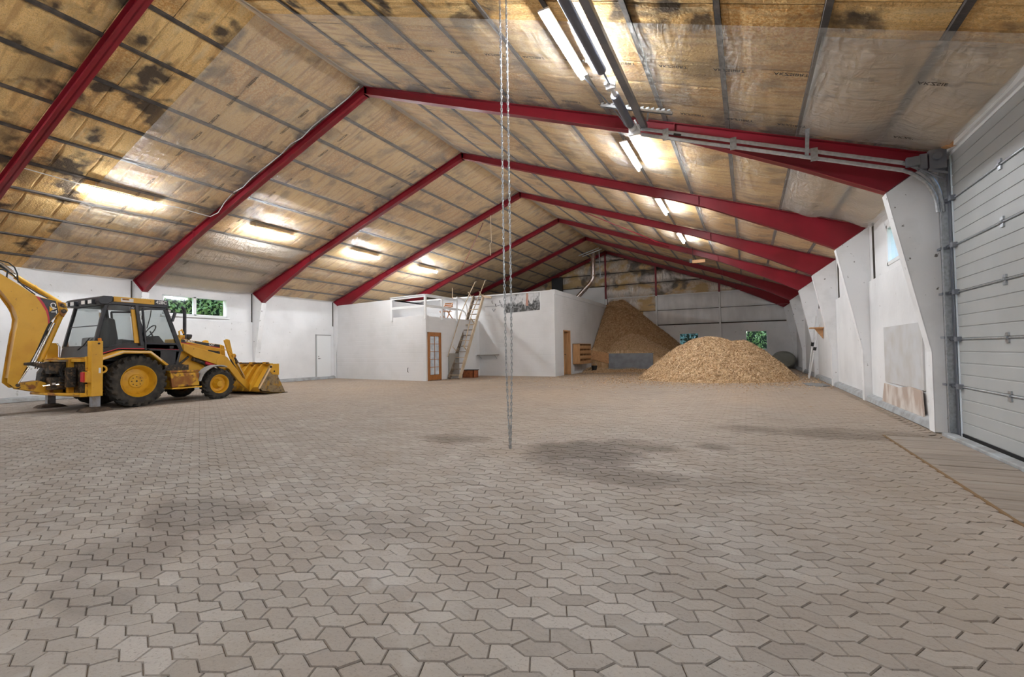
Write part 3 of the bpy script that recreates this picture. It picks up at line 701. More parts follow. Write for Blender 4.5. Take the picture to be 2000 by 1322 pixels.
# ================================================================ OVERHEAD DOOR
dd = bpy.data.objects.new('door_2', None); col.objects.link(dd); dd.location = (10.5, 6, 0); dd['kind'] = 'structure'
hh = .61
for k in range(6):
    z0 = .04 + hh*k; z1 = z0 + hh - .008
    b = MB(); b.box(10.46, 10.50, 3.95, 8.0, z0, z1)
    for q in range(4):
        za = z0 + .012 + q*(hh-.02)/4; zb = za + (hh-.02)/4 - .012
        b.box(10.452, 10.462, 3.96, 7.99, za, zb)
    b.build('door_section', m_door, dd, bevel=.003, seg=1)
for k in range(1, 6):
    z = .04 + hh*k
    MB().cyl((10.448,3.96,z-.004),(10.448,7.99,z-.004),.011,8).build('hinge_rail', m_galv, dd)
    for y in (6.70, 5.4, 4.2):
        MB().box(10.436,10.452,y-.035,y+.035,z+.015,z+.05).box(10.436,10.452,y-.035,y+.035,z-.06,z-.02).cyl((10.435,y-.03,z-.004),(10.435,y+.03,z-.004),.014,8).build('hinge', m_galv, dd)
    MB().box(10.40,10.452,7.90,7.985,z-.03,z+.03).cyl((10.41,7.95,z),(10.41,8.09,z),.010,8).cyl((10.41,8.05,z),(10.41,8.08,z),.024,12).build('roller_bracket', m_gdark, dd)
bx('bottom_seal', m_black, 10.45, 10.49, 3.95, 8.0, 0.0, .045, dd)
bx('head_panel', m_trim, 10.40, 10.46, 3.9, 8.27, 3.70, 3.80, dd)
# jamb, vertical track and curved + sloping rails
tr = thing('door_track', (10.38, 8.1, 0), 'pair of galvanised rails rising beside the grey overhead door and running on under the roof', 'door track')
bx('jamb_plate', m_gdark, 10.425, 10.445, 8.02, 8.28, 0, 3.62, tr)
b = MB(); b.box(10.34,10.43,8.085,8.097,.03,3.35); b.box(10.34,10.352,8.04,8.097,.03,3.35)
b.build('vertical_track', m_galv, tr)
bx('track_angle', m_galv, 10.352, 10.43, 8.10, 8.112, .0, 3.55, tr); bx('track_angle', m_galv, 10.36, 10.372, 8.11, 8.17, .0, 3.55, tr)
A0 = Vector((6.50, 8.0, 4.93)); A1 = Vector((9.95, 8.0, 3.66))
def arc_pts(off):
    pts = []
    for i in range(9):
        t = i/8; P0 = Vector((9.95,8.0,3.66-off)); P1 = Vector((10.36-off*.6, 8.03, 3.50-off)); P2 = Vector((10.375-off*.5, 8.07, 2.95))
        pts.append(P0*(1-t)**2 + P1*2*t*(1-t) + P2*t*t)
    return pts
for off in (0, .10):
    m_r = m_galv
    MB().bar((6.50,8.0,4.93-off),(9.97,8.0,3.655-off),.035,.055).build('roof_rail', M_('bright_zinc', (.62,.65,.68), .4, metal=.6, c2=(.5,.53,.56), ns=20) if off == 0 else bpy.data.materials['bright_zinc'], tr, bevel=.012)
    MB().tube(arc_pts(off), .026, 8).build('curved_rail', m_galv, tr, smooth=True)
for x in (6.9, 7.9, 8.95): 
    z = 4.93 - (x-6.5)*.3675; MB().box(x-.045,x+.045,7.965,7.98,z-.15,z+.04).build('splice_plate', m_galv, tr)
MB().bar((7.03,7.96,4.70),(7.14,7.96,4.66),.03,.025).build('cable_adjuster', m_black, tr)
hb = MB(); hb.box(10.12,10.20,7.93,8.05,3.52,3.72).box(10.22,10.40,7.95,8.07,3.50,3.76).box(9.98,10.13,7.92,7.99,3.58,3.70).cyl((10.30,7.90,3.66),(10.30,8.1,3.66),.05,12)
hb.bar((10.1,7.96,3.55),(10.36,7.96,3.36),.03,.02).bar((10.2,7.93,3.50),(10.4,7.93,3.42),.02,.03).build('end_bearing', m_gdark, tr, bevel=.006, label='cluster of grey cable drum brackets')
MB().cyl((10.39,7.72,3.76),(10.39,7.90,3.80),.075,16).build('wood_block', m_wood, tr, label='orange brown round timber block')
for z in (.7, 1.32, 1.9, 2.5, 3.1): MB().box(10.33,10.43,8.07,8.20,z-.05,z-.02).build('track_bracket', m_gdark, tr)
# spring shaft hanging at end of the rails
ss = thing('spring_shaft', (6.42, 6.4, 4.98), 'dark steel spring shaft hanging under roof between the door rails near the lit tube', 'door spring')
d0 = Vector((6.42, 8.05, 4.96)); 
MB().box(6.50,6.595,3.9,8.10,4.93,5.02).build('angle_beam', m_gdark, ss, bevel=.004)
MB().cyl((6.38,3.9,4.93),(6.38,8.08,4.93),.013,8).build('shaft', m_gdark, ss)
def spring(y0, y1, x=6.37, z=4.93, r=.06):
    b = MB(); n = int((y1-y0)/.035); pr = []
    for i in range(n+1):
        y = y0 + (y1-y0)*i/n; pr += [(y-y0, r), (y-y0+.015, r+.004)]
    b.lathe([(0,.01)]+pr+[(y1-y0+.016,.01)], (x, y0, z), 'y', 14).build('spring', M_('spring_steel', (.17,.18,.215), .5, metal=.4) if 'spring_steel' not in bpy.data.materials else bpy.data.materials['spring_steel'], ss, smooth=True)
spring(6.75, 7.75); spring(4.0, 6.05)
MB().box(6.33,6.46,6.42,6.46,4.86,5.02).cyl((6.38,6.44,4.93),(6.38,6.74,4.93),.03,12).cyl((6.38,6.46,4.93),(6.38,6.50,4.93),.06,12).box(6.32,6.36,6.36,6.56,4.90,4.94).build('centre_bracket', m_lamp, ss)
MB().box(6.31,6.50,7.92,7.96,4.82,4.98).cyl((6.38,7.80,4.93),(6.38,7.97,4.93),.062,14).bar((6.44,7.78,5.0),(6.50,7.93,4.86),.03,.01).build('end_bracket', m_lamp, ss)

# ================================================================ LAMPS
rl = ['nearest lit tube lamp at the top beside the spring shaft', 'lit tube lamp just below the inner end of the door rails', 'third lit tube lamp on the right slope, under the third red frame', 'farthest lit tube lamp on the right roof slope']
ll = ['nearest and longest lit tube lamp on the left slope, with a pale tag hanging', 'lit tube lamp second on the left slope, above the second bay', 'lit tube lamp third on the left slope, above the far white door', 'farthest lit tube lamp on the left slope, small']
def lamp(sg, y0, label, hide=False):
    x = sg*5.93; z = roof(x) - .19
    t = thing('tube_lamp', (x, y0, z), label, 'lamp', 'tube lamps under the roof')
    MB().box(x-.075,x+.075,y0,y0+1.52,z+.034,z+.064).build('housing', m_lamp, t, bevel=.008)
    MB().lathe([(0,.005),(.0,.030),(1.47,.030),(1.47,.005)], (x,y0+.025,z-.012), 'y', 8).build('tube', m_tube, t, smooth=True)
    for q in (y0+.15, y0+1.4): MB().cyl((x,q,z+.05),(x,q,z+.19),.006,6).build('hanger', m_galv, t)
    return t
for y0, lb_ in zip((5.12, 9.15, 13.1, 17.4), rl): lamp(1, y0, lb_)
for y0, lb_ in zip((5.35, 9.48, 13.7, 17.85), ll):
    t = lamp(-1, y0, lb_)
    if y0 == 5.35: bx('tag', m_lamp, -5.95, -5.91, y0+.16, y0+.164, roof(5.95)-.46, roof(5.95)-.22, t, label='pale strip dangling from lamp')
for y0, w_ in ((1.1, 'beside'), (-3.0, 'well behind')):  # unseen lamps added to both rows to light the near floor
    lamp(1, y0, 'added lit tube lamp out of view, right roof slope %s the viewer' % w_); lamp(-1, y0, 'added lit tube lamp out of view, left roof slope %s the viewer' % w_)
# supply cables
cb = thing('supply_cable', (-5.9, 7, 5.3), 'pale cable looping from nearest left lamp to the red rafter and up to the ridge', 'cable')
pts = [(-5.93,6.87,5.29),(-5.9,7.3,5.31),(-5.85,7.8,5.27),(-5.78,8.1,5.24),(-5.6,8.22,5.36)]
for i in range(14):
    x = -5.3 + i*.40; pts.append((x, 8.25 - .03*(i % 2), roof(x) - .01 + .03*math.sin(i*2.1)))
MB().tube(pts, .012, 6).build('wire', m_lamp, cb, smooth=True)
MB().tube([(-5.95,4.2,5.36),(-5.94,4.8,5.33),(-5.93,5.36,5.30)], .012, 6).build('wire', m_lamp, cb)
cb = thing('supply_cable', (5.95, 7.2, 5.2), 'thin cable hanging from nearest right lamp down to the red rafter', 'cable')
MB().tube([(5.93,6.64,5.27),(5.98,6.9,5.27),(6.1,7.5,5.22),(6.2,7.9,5.12),(6.22,8.15,5.10),(6.15,8.27,5.22)], .010, 6).build('wire', m_gdark, cb, smooth=True)
# rope
rp = thing('hanging_rope', (-1.4, 16.8, 6.5), 'pale rope hanging from the left rafter near the ridge', 'rope')
MB().tube([(-1.43,16.95,7.05),(-1.42,16.95,6.3),(-1.40,16.95,5.75),(-1.48,16.95,5.68),(-1.45,16.95,5.2)], .018, 6).build('cord', m_lad, rp, smooth=True)
hg = thing('hanging_box', (6.1, 20.7, 4.9), 'small brown box hanging under the right roof slope past the farthest lamp', 'box')
MB().box(6.05,6.55,20.6,20.72,4.72,4.84).build('case', m_wood, hg); MB().cyl((6.08,20.67,4.8),(6.08,20.67,5.40),.01,6).build('hanger', m_black, hg); MB().box(5.95,6.05,20.6,20.72,4.74,4.90).build('bracket', m_black, hg)

# ================================================================ CHAIN
ch = thing('hoist_chain', (5.4, 5.1, 0.02), 'long double loop of galvanised chain hanging down to the paved floor', 'chain')
def link_mesh():
    b = MB(); pts = []
    for i in range(10):
        a = 2*PI*i/10; pts.append((.0095*math.cos(a), 0, .021*math.sin(a) + (.006 if math.sin(a) > 0 else -.006)))
    n = 5; vs = []; 
    for i, p in enumerate(pts):
        p = Vector(p); d = (Vector(pts[(i+1)%10]) - Vector(pts[i-1])).normalized(); u = Vector((0,1,0)); w = d.cross(u)
        for k in range(n):
            a = 2*PI*k/n; vs.append(p + (u*math.cos(a)+w*math.sin(a))*.0056)
    fs = [(i*n+k, i*n+(k+1)%n, ((i+1)%10)*n+(k+1)%n, ((i+1)%10)*n+k) for i in range(10) for k in range(n)]
    return np.array([tuple(v) for v in vs]), np.array(fs)
LV, LF = link_mesh()
def chain(path):
    V = []; F = []; L = 0; base = 0
    path = [Vector(p) for p in path]; seg = 0; pos = path[0].copy(); k = 0; step = .040
    tot = sum((path[i+1]-path[i]).length for i in range(len(path)-1)); s = 0
    while s < tot:
        r = s; i = 0
        while i < len(path)-2 and r > (path[i+1]-path[i]).length: r -= (path[i+1]-path[i]).length; i += 1
        d = (path[i+1]-path[i]).normalized(); p = path[i] + d*r
        a = (PI/4 if k % 2 else -PI/4) + random.uniform(-.2,.2); M = np.array(Matrix.Rotation(a, 3, 'Z'))
        q = np.array(Vector((0,0,1)).rotation_difference(d).to_matrix())
        V.append(LV @ (q @ M).T + np.array(p)); F.append(LF + base); base += len(LV); k += 1; s += step
    return np.vstack(V), np.vstack(F)
for dx in (-.038, .038):
    V, F = chain([(5.40+dx*.95,5.1+dx*.4,5.56),(5.40+dx,5.1+dx*.4,2.2),(5.40+dx*.85,5.1+dx*.3,1.0),(5.40+dx*.45,5.1,.35),(5.40+dx*.12,5.1,.035)])
    V = V - np.array([5.4,5.1,.02]); mesh_np('chain_strand', V, [F], m_galv, ch, smooth=True)

# ================================================================ OFFICE / BLOCK BUILDING
P0 = Vector((-10.2, 16.83)); P1 = Vector((-4.07, 15.95))
def slab(a, b_, t, z0, z1, holes=()):
    """vertical wall between plan points a and b_, thickness t to the left"""
    mb = MB(); a = Vector(a); b_ = Vector(b_); d = (b_-a); L = d.length; d.normalize(); n = Vector((-d.y, d.x))
    cuts = sorted(set([0, L] + [h[0] for h in holes] + [h[1] for h in holes]))
    for i in range(len(cuts)-1):
        p, q = cuts[i], cuts[i+1]; hs = [h for h in holes if h[0] <= p+1e-6 and h[1] >= q-1e-6]
        for (c, e) in ([(z0, z1)] if not hs else [(z0, hs[0][2]), (hs[0][3], z1)]):
            if e - c < 1e-4: continue
            A, B, C, D = a+d*p, a+d*q, a+d*q+n*t, a+d*p+n*t
            mb.add([(A.x,A.y,c),(B.x,B.y,c),(C.x,C.y,c),(D.x,D.y,c),(A.x,A.y,e),(B.x,B.y,e),(C.x,C.y,e),(D.x,D.y,e)], [(0,3,2,1),(4,5,6,7),(0,1,5,4),(1,2,6,5),(2,3,7,6),(3,0,4,7)])
    return mb
tL = (P1-P0).length; xr = 4.05          # rail opening starts here along the front wall
of = slab(P0, P1, .18, 0, 3.60, [(xr, tL, 0, 3.60)])
wo = of.build('wall_office_front', m_block, kind='structure')
PR = P0 + (P1-P0).normalized()*xr
slab(PR, P1, .18, 0, 2.78).build('wall_section', m_block, wo)
slab((-4.07,15.95), (-4.07,20.5), .18, 0, 2.75, [(.08, 1.05, 0, 2.07)]).build('wall_office_side', m_block, kind='structure')
slab((-10.4,20.70), (0.11,20.08), .2, 0, 4.0).build('wall_block_front', m_block, kind='structure')
slab((0.11,20.08), (0.11,28.9), .2, 0, 4.02, [(1.15, 2.05, 0, 2.15)]).build('wall_block_side', m_block, kind='structure')
bx('parapet_cap', m_white, -10.4, .13, 20.1, 28.9, 3.94, 4.0, bpy.data.objects['wall_block_side'])
bx('loft_floor', m_white, -10.3, -4.10, 16.9, 20.3, 2.66, 2.74, bpy.data.objects['wall_office_side'])
slab((PR.x, PR.y+.1), (PR.x, 20.3), .1, 2.7, 3.6).build('loft_partition', m_block, bpy.data.objects['wall_office_side'])
MB().add([(-10.3,16.9,3.6),(PR.x,PR.y+.05,3.6),(PR.x,20.4,3.6),(-10.3,20.6,3.6),(-10.3,16.9,3.54),(PR.x,PR.y+.05,3.54),(PR.x,20.4,3.54),(-10.3,20.6,3.54)], [(0,1,2,3),(7,6,5,4),(0,4,5,1),(1,5,6,2),(2,6,7,3),(3,7,4,0)]).build('roof_slab', m_white, bpy.data.objects['wall_office_side'])
# fascia line along the block side wall
bx('fascia_board', m_white, .11, .14, 20.1, 28.85, 3.80, 4.02, bpy.data.objects['wall_block_side'], bevel=.004)
# railing
rg = thing('loft_railing', (-4.1, 16.5, 2.75), 'white wooden railing round the open corner of the loft', 'railing')
dN = (P1-P0).normalized(); C0 = Vector((-4.05, 15.93)); 
def rpost(p, z0=2.62, z1=3.62): return MB().box(p[0]-.045,p[0]+.045,p[1]-.045,p[1]+.045,z0,z1).build('post', m_trim, rg, bevel=.004)
for p in ((PR.x+.05, PR.y-.03), (-4.07,15.93), (-4.05,17.10), (-4.05,18.25)): rpost(p)
for z, w in ((3.60,.09),(3.18,.10)):
    MB().bar((PR.x,PR.y-.04,z),(-4.05,15.92,z),.04,w).build('rail', m_trim, rg); MB().bar((-4.04,15.92,z),(-4.04,18.25,z),.04,w).build('rail', m_trim, rg)
MB().bar((PR.x,PR.y-.04,3.655),(-4.05,15.92,3.655),.12,.03).bar((-4.04,15.92,3.655),(-4.04,18.25,3.655),.12,.03).build('handrail', m_trim, rg)
MB().bar((-4.05,17.95,3.6),(-4.05,17.95,4.15),.03,.03).build('post', m_lad, rg)
for z in (3.2, 3.75):
    MB().tube([(-4.05,18.3,z),(-4.12,18.9,z-.02),(-4.3,19.4,z-.08),(-4.4,19.7,z-.3),(-4.4,19.75,z-.55)], .035, 8).build('curved_rail', m_trim, rg, smooth=True)
# chair up in the loft
lc = thing('slatted_chair', (-4.7, 18.3, 2.74), 'brown slatted folding chair standing in the loft behind the railing', 'chair')
for z in (3.28,3.36,3.44,3.52): MB().box(-4.9,-4.45,18.55,18.575,z-.025,z+.025).build('back_slat', m_doorw, lc)
for y in (18.15,18.25,18.35,18.45): MB().box(-4.9,-4.45,y-.035,y+.035,3.12,3.145).build('seat_slat', m_doorw, lc)
for sx_ in (-4.88,-4.47):
    MB().bar((sx_,18.58,3.56),(sx_,18.1,2.75),.025,.04).build('leg', m_doorw, lc); MB().bar((sx_,18.12,3.12),(sx_,18.6,2.75),.025,.04).build('leg', m_doorw, lc)
# French door (door_3)
dr = bpy.data.objects.new('door_3', None); col.objects.link(dr); dr.location = (-4.05, 16.5, 0); dr['kind'] = 'structure'
y0, y1 = 16.03, 17.0
for a, b_, c_, e in ((y0,y0+.05,0,2.07),(y1-.05,y1,0,2.07),(y0,y1,2.02,2.07)): bx('door_frame', m_doorw, -4.09, -4.035, a, b_, c_, e, dr)
b = MB(); b.box(-4.08,-4.04,y0+.05,y0+.17,.02,2.02).box(-4.08,-4.04,y1-.17,y1-.05,.02,2.02).box(-4.08,-4.04,y0+.17,y1-.17,.02,.24).box(-4.08,-4.04,y0+.17,y1-.17,1.90,2.02)
b.build('door_stile', m_doorw, dr, bevel=.003, seg=1)
MB().box(-4.075,-4.045,16.505,16.54,.24,1.90).build('muntin', m_doorw, dr)
for i in range(1,5): MB().box(-4.075,-4.045,y0+.17,y1-.17,.24+i*.332-.012,.24+i*.332+.012).build('muntin', m_doorw, dr)
m_gl2 = M_('door_glass', (.50,.58,.66), .12, c2=(.72,.78,.84), ns=5, spec=.9)
for i in range(5):
    for (p, q) in ((y0+.17,16.505),(16.54,y1-.17)): MB().box(-4.062,-4.056,p,q,.252+i*.332,.24+(i+1)*.332-.012).build('pane', m_gl2, dr)
MB().cyl((-4.04,16.12,1.0),(-4.0,16.12,1.0),.012,8).cyl((-4.0,16.12,1.0),(-4.0,16.22,1.0),.009,8).build('door_handle', m_galv, dr)
# open doorway with pine lining (door_4)
dr = bpy.data.objects.new('door_4', None); col.objects.link(dr); dr.location = (0.1, 21.7, 0); dr['kind'] = 'structure'
for a, b_, c_, e in ((21.20,21.24,0,2.16),(22.10,22.15,0,2.16),(21.20,22.15,2.12,2.18)): bx('door_frame', m_wood, -.12, .13, a, b_, c_, e, dr)
bx('door_leaf', m_wood, -.75, .0, 22.03, 22.07, .02, 2.10, dr)
MB().cyl((.12,21.27,1.0),(.20,21.27,1.0),.012,8).cyl((.2,21.27,1.0),(.2,21.2,1.0),.01,8).build('door_handle', m_black, dr)
# stair ladder
ld = thing('loft_ladder', (-3.85, 17.6, 0), 'steep wooden ladder stair with handrails leaning on the white block building', 'ladder')
F0 = Vector((-3.98, 17.5, 0.02)); F1 = Vector((-4.22, 20.12, 3.98)); G0 = Vector((-3.42,17.5,.02)); G1 = Vector((-3.66,20.12,3.98))
MB().bar(F0, F1, .07, .19).build('stringer', m_ladd, ld, bevel=.006); MB().bar(G0, G1, .06, .17).build('stringer', m_lad, ld, bevel=.006)
for i in range(15):
    t = (i+.6)/15.3; a = F0.lerp(F1, t); c = G0.lerp(G1, t); MB().bar(a, c, .17, .03).build('tread', m_ladd if i % 3 else m_lad, ld)
for (A, B_, top) in ((F0, F1, Vector((-4.2,20.35,4.75))), (G0, G1, Vector((-3.62,20.35,4.78)))):
    off = Vector((-.03 if A is F0 else .03, -.32, .22)); q0 = A.lerp(B_, .28)+off*2.1; q1 = A.lerp(B_, 1.0)+off*.9
    MB().tube([A.lerp(B_,.30)+off*1.0, A.lerp(B_,.65)+off*1.5, q1, top+Vector((0,-.12,-.02)), top], .022, 8).build('handrail', m_lad, ld, smooth=True)
    for t in (.30,.62,.97): MB().bar(A.lerp(B_,t), A.lerp(B_,t)+off*1.3, .035, .035).build('rail_post', m_lad, ld)
MB().bar((-3.7,20.05,3.95),(-3.15,20.0,3.85),.06,.10).build('hook_bar', m_lad, ld)
# old rails beside the ladder
pl = thing('spare_pole', (-4.0, 17.3, 0), 'thin pale pole leaning beside the ladder towards the loft rail', 'pole'); MB().tube([(-3.95,17.35,1.0),(-4.0,18.6,3.05)], .018, 6).build('shaft', m_lad, pl)
cbx = thing('wall_cabinet_panel', (-4.0,17.7,.4), 'grey brown flat panel leaning on the wall behind the ladder', 'panel'); MB().box(-4.04,-3.99,17.55,18.35,.06,1.15).build('sheet', M_('grey_brown_sheet', (.33,.31,.28), .8), cbx)
sh = thing('wall_shelf', (-4.6, 20.2, .95), 'narrow grey shelf on the white wall right of the ladder', 'shelf')
MB().box(-4.0,-2.9,19.95,20.25,1.02,1.05).build('shelf_board', M_('shelf_grey', (.30,.27,.24), .7), sh); MB().bar((-3.9,20.24,.85),(-3.9,20.0,1.02),.02,.02).bar((-3.0,20.2,.85),(-3.0,19.97,1.02),.02,.02).build('bracket', m_galv, sh)
cr = thing('crate', (-3.6, 18.7, 0), 'small rusty orange crate on floor at the foot of the ladder', 'crate')
MB().box(-3.95,-3.35,18.55,18.58,.02,.34).box(-3.95,-3.35,18.95,18.98,.02,.34).box(-3.95,-3.92,18.55,18.98,.02,.34).box(-3.38,-3.35,18.55,18.98,.02,.34).box(-3.95,-3.35,18.55,18.98,.0,.03).build('box_body', m_crate, cr)
MB().box(-3.98,-3.32,18.52,19.01,.34,.37).build('rim', m_black, cr)
# poster and odds on the wall
def wy(x): return 20.08 + (0.11 - x)*(.62/10.51)
po = thing('poster', (-1.55, wy(-1.55)-.02, 3.1), 'grey landscape photo print with a reddish trunk, high on the white block wall', 'poster')
MB().add([(-2.50,wy(-2.5)-.012,3.06),(-.62,wy(-.62)-.012,3.12),(-.62,wy(-.62)-.012,3.95),(-2.50,wy(-2.5)-.012,3.95),(-2.50,wy(-2.5)-.004,3.06),(-.62,wy(-.62)-.004,3.12),(-.62,wy(-.62)-.004,3.95),(-2.50,wy(-2.5)-.004,3.95)],
   [(0,1,2,3),(7,6,5,4),(0,4,5,1),(1,5,6,2),(2,6,7,3),(3,7,4,0)]).build('print', m_poster, po)
MB().add([(-1.37,wy(-1.3)-.016,3.36),(-1.14,wy(-1.3)-.016,3.32),(-1.21,wy(-1.3)-.016,3.94),(-1.33,wy(-1.3)-.016,3.94)], [(0,1,2,3)]).build('printed_trunk', m_ptrunk, po)
MB().box(-.62,-.575,wy(-.6)-.016,wy(-.6)-.004,3.1,3.97).build('border', m_trim, po)
hk = thing('wall_hooks', (-3.0, 20.2, 3.6), 'row of small dark hooks and wires high on the wall between ladder and poster', 'hooks')
for x, z in ((-3.25,3.72),(-3.05,3.55),(-2.8,3.7),(-2.72,3.5)): MB().tube([(x,wy(x)-.01,z),(x,wy(x)-.06,z-.02),(x+.02,wy(x)-.07,z-.12),(x+.06,wy(x)-.05,z-.14)], .012, 6).build('hook', m_black, hk)
MB().tube([(-3.7,wy(-3.7)-.02,3.45),(-3.0,wy(-3)-.02,3.44),(-2.7,wy(-2.7)-.02,3.5),(-2.6,wy(-2.6)-.02,3.3)], .008, 6).tube([(-3.25,wy(-3.2)-.02,3.3),(-3.17,wy(-3.2)-.02,3.18),(-3.08,wy(-3.2)-.02,3.3)], .012, 6).build('wire', m_gdark, hk)
hq = thing('wall_hook', (-5.1, 16.05, .4), 'small black hook low on the white office front wall', 'hook'); MB().tube([(-5.12,16.05,.56),(-5.12,16.02,.50),(-5.10,16.0,.40),(-5.08,16.02,.36)], .014, 6).build('hook_bar', m_black, hq)
# pigeonhole cabinet
pc = thing('pigeonhole_cabinet', (.35, 23.3, .5), 'pine cabinet with three rows of pigeonholes hung on the block wall by open doorway', 'cabinet')
MB().box(.12,.50,22.45,22.49,.50,1.52).box(.12,.50,24.30,24.34,.50,1.52).box(.12,.50,22.45,24.34,1.50,1.53).box(.12,.50,22.45,24.34,.49,.52).box(.12,.14,22.45,24.34,.5,1.52).build('carcass', m_wood, pc)
for z in (.76,1.02,1.28): MB().box(.12,.49,22.49,24.30,z-.012,z+.012).build('shelf', m_wood, pc)
for z in (.52,.78,1.04,1.30): MB().box(.46,.50,22.49,24.30,z,z+.13).build('front_board', m_wood, pc)
for y in (23.1,23.7): MB().box(.13,.47,y-.01,y+.01,.52,1.50).build('divider', m_wood, pc)
MB().box(.11,.13,22.6,23.9,.12,.48).build('back_patch', m_board, pc) 
bk = thing('black_bucket', (.75, 24.3, .05), 'small black bucket tipped on the floor under the pigeonhole cabinet', 'bucket')
MB().lathe([(0,.0),(0,.10),(.36,.16),(.36,.145),(.02,.09),(.02,.0)], (.70,24.2,.0), 'z', 16).build('body', m_black, bk, smooth=True)
MB().tube([(.55,24.2,.34),(.62,24.2,.5),(.78,24.2,.5),(.85,24.2,.34)], .008, 6).build('handle', m_galv, bk)

# ================================================================ GABLE WALL COVERING, DUCT
def quilt(name, x0, x1, z0, z1, m, par, amp, seed, topclip=True):
    nx = max(6, int((x1-x0)/.07)); nz = 14; r = np.random.default_rng(seed)
    X = np.linspace(x0, x1, nx); T = np.linspace(0, 1, nz); XX, TT = np.meshgrid(X, T, indexing='ij')
    zt = np.full_like(XX, z1)
    if topclip: zt = np.minimum(zt, RZ - SL*np.abs(XX) - .02)
    zt = np.minimum(zt, np.interp(np.abs(XX), [0,6.4,7.15,8.78,9.83,11], [7.40,5.03,4.73,3.93,3.37,2.9]) + .02)
    zt = np.maximum(zt, z0+.01); ZZ = z0 + (zt-z0)*TT
    w = np.zeros_like(XX)
    for q in range(9): w += np.sin(XX*r.uniform(3, 16) + ZZ*r.uniform(-9, 9) + r.uniform(0, 6.28))*r.uniform(.2, 1)
    YY = YEND - .01 - amp*np.sin(np.pi*TT)**.6 - .008*w*np.sin(np.pi*TT)
    V = np.stack([XX, YY, ZZ], -1).reshape(-1, 3); I, J = np.meshgrid(np.arange(nx-1), np.arange(nz-1), indexing='ij'); a = (I*nz+J).ravel()
    return mesh_np(name, V, [np.stack([a, a+1, a+nz+1, a+nz], 1)], m, par, smooth=True)
sd = 200
for (z0, z1) in ((2.68,3.55),(3.55,4.46)):
    for (x0, x1) in ((2.25 if z0 < 3 else 3.06,3.06 if z0 < 3 else 3.1),(3.12,6.57),(6.68,10.35)):
        if x1-x0 < .2: continue
        quilt('white_quilt', x0, x1, z0, z1, m_quilt, wb_, .13, sd); sd += 1
for (z0, z1) in ((2.68,3.55),(3.55,4.46)): quilt('foil_quilt', .0, 3.0 if z0 > 3 else 2.25, z0, z1, m_foil, wb_, .07, sd); sd += 1
for (z0, z1) in ((4.50,5.28),(5.32,6.08),(6.12,6.9),(6.94,7.5)):
    for (x0, x1) in ((-10.3,-6.65),(-6.55,-3.35),(-3.25,-.13),(-.03,3.01),(3.11,6.57),(6.67,10.2)):
        lim = (RZ - .25 - z0)/SL
        a, b_ = max(x0, -lim), min(x1, lim)
        if b_ - a > .3: quilt('foil_quilt', a, b_, z0, z1, m_foil, wb_, .11, sd); sd += 1
for z in (4.48, 5.30, 6.10, 6.92):
    lim = (RZ - z)/SL - .15; bx('gable_rail', m_purl if z > 4.5 else m_trim, -lim, lim, YEND-.05, YEND, z-.02, z+.02, wb_)
bx('gable_rail', m_purl, 2.3, 10.4, YEND-.03, YEND, 2.62, 2.68, wb_); bx('gable_rail', m_purl, .1, 10.4, YEND-.03, YEND, 3.53, 3.56, wb_)
bx('partition_panel', m_trim, -3.2, -.14, YEND-.19, YEND-.16, 3.6, 5.24, wb_)
db = thing('dark_box', (-3.3, 29.5, 5.1), 'tall dark box fixed on the gable wall above the block building roof', 'box'); MB().box(-3.7,-2.95,29.34,29.55,5.05,6.05).build('case', m_black, db, bevel=.01)
du = thing('flue_duct', (-.3, 28, 4.0), 'shiny metal flue pipe rising from block building roof, bent below the ridge', 'duct')
MB().tube([(-1.95,28.0,4.02),(-1.75,28.0,4.2),(-.62,28.0,5.3),(-.42,28.0,5.62),(-.36,28.0,7.36)], .14, 16).build('pipe', m_copper, du, smooth=True)
for p, q in (((-1.0,28,4.92),(-.94,28,4.98)),((-.41,28,5.75),(-.41,28,5.81)),((-.38,28,6.6),(-.38,28,6.66))): MB().cyl(p, q, .155, 16).build('joint_collar', m_copper, du)
MB().cyl((-2.05,28,4.0),(-1.9,28,4.08),.26,16).build('base_collar', M_('rust_collar', (.4,.16,.06), .6), du)
MB().cyl((.02,28.1,5.6),(-.02,28.1,7.3),.03,8).build('side_pipe', m_galv, du)
sb = thing('support_bars', (-.3, 27.7, 7.2), 'two short bright steel bars holding the flue below ridge', 'bars'); MB().cyl((-1.15,27.55,7.02),(.1,27.7,7.40),.035,8).build('bar', m_galv, sb); MB().cyl((-1.0,27.8,7.0),(.2,27.95,7.36),.035,8).build('bar', m_galv, sb)

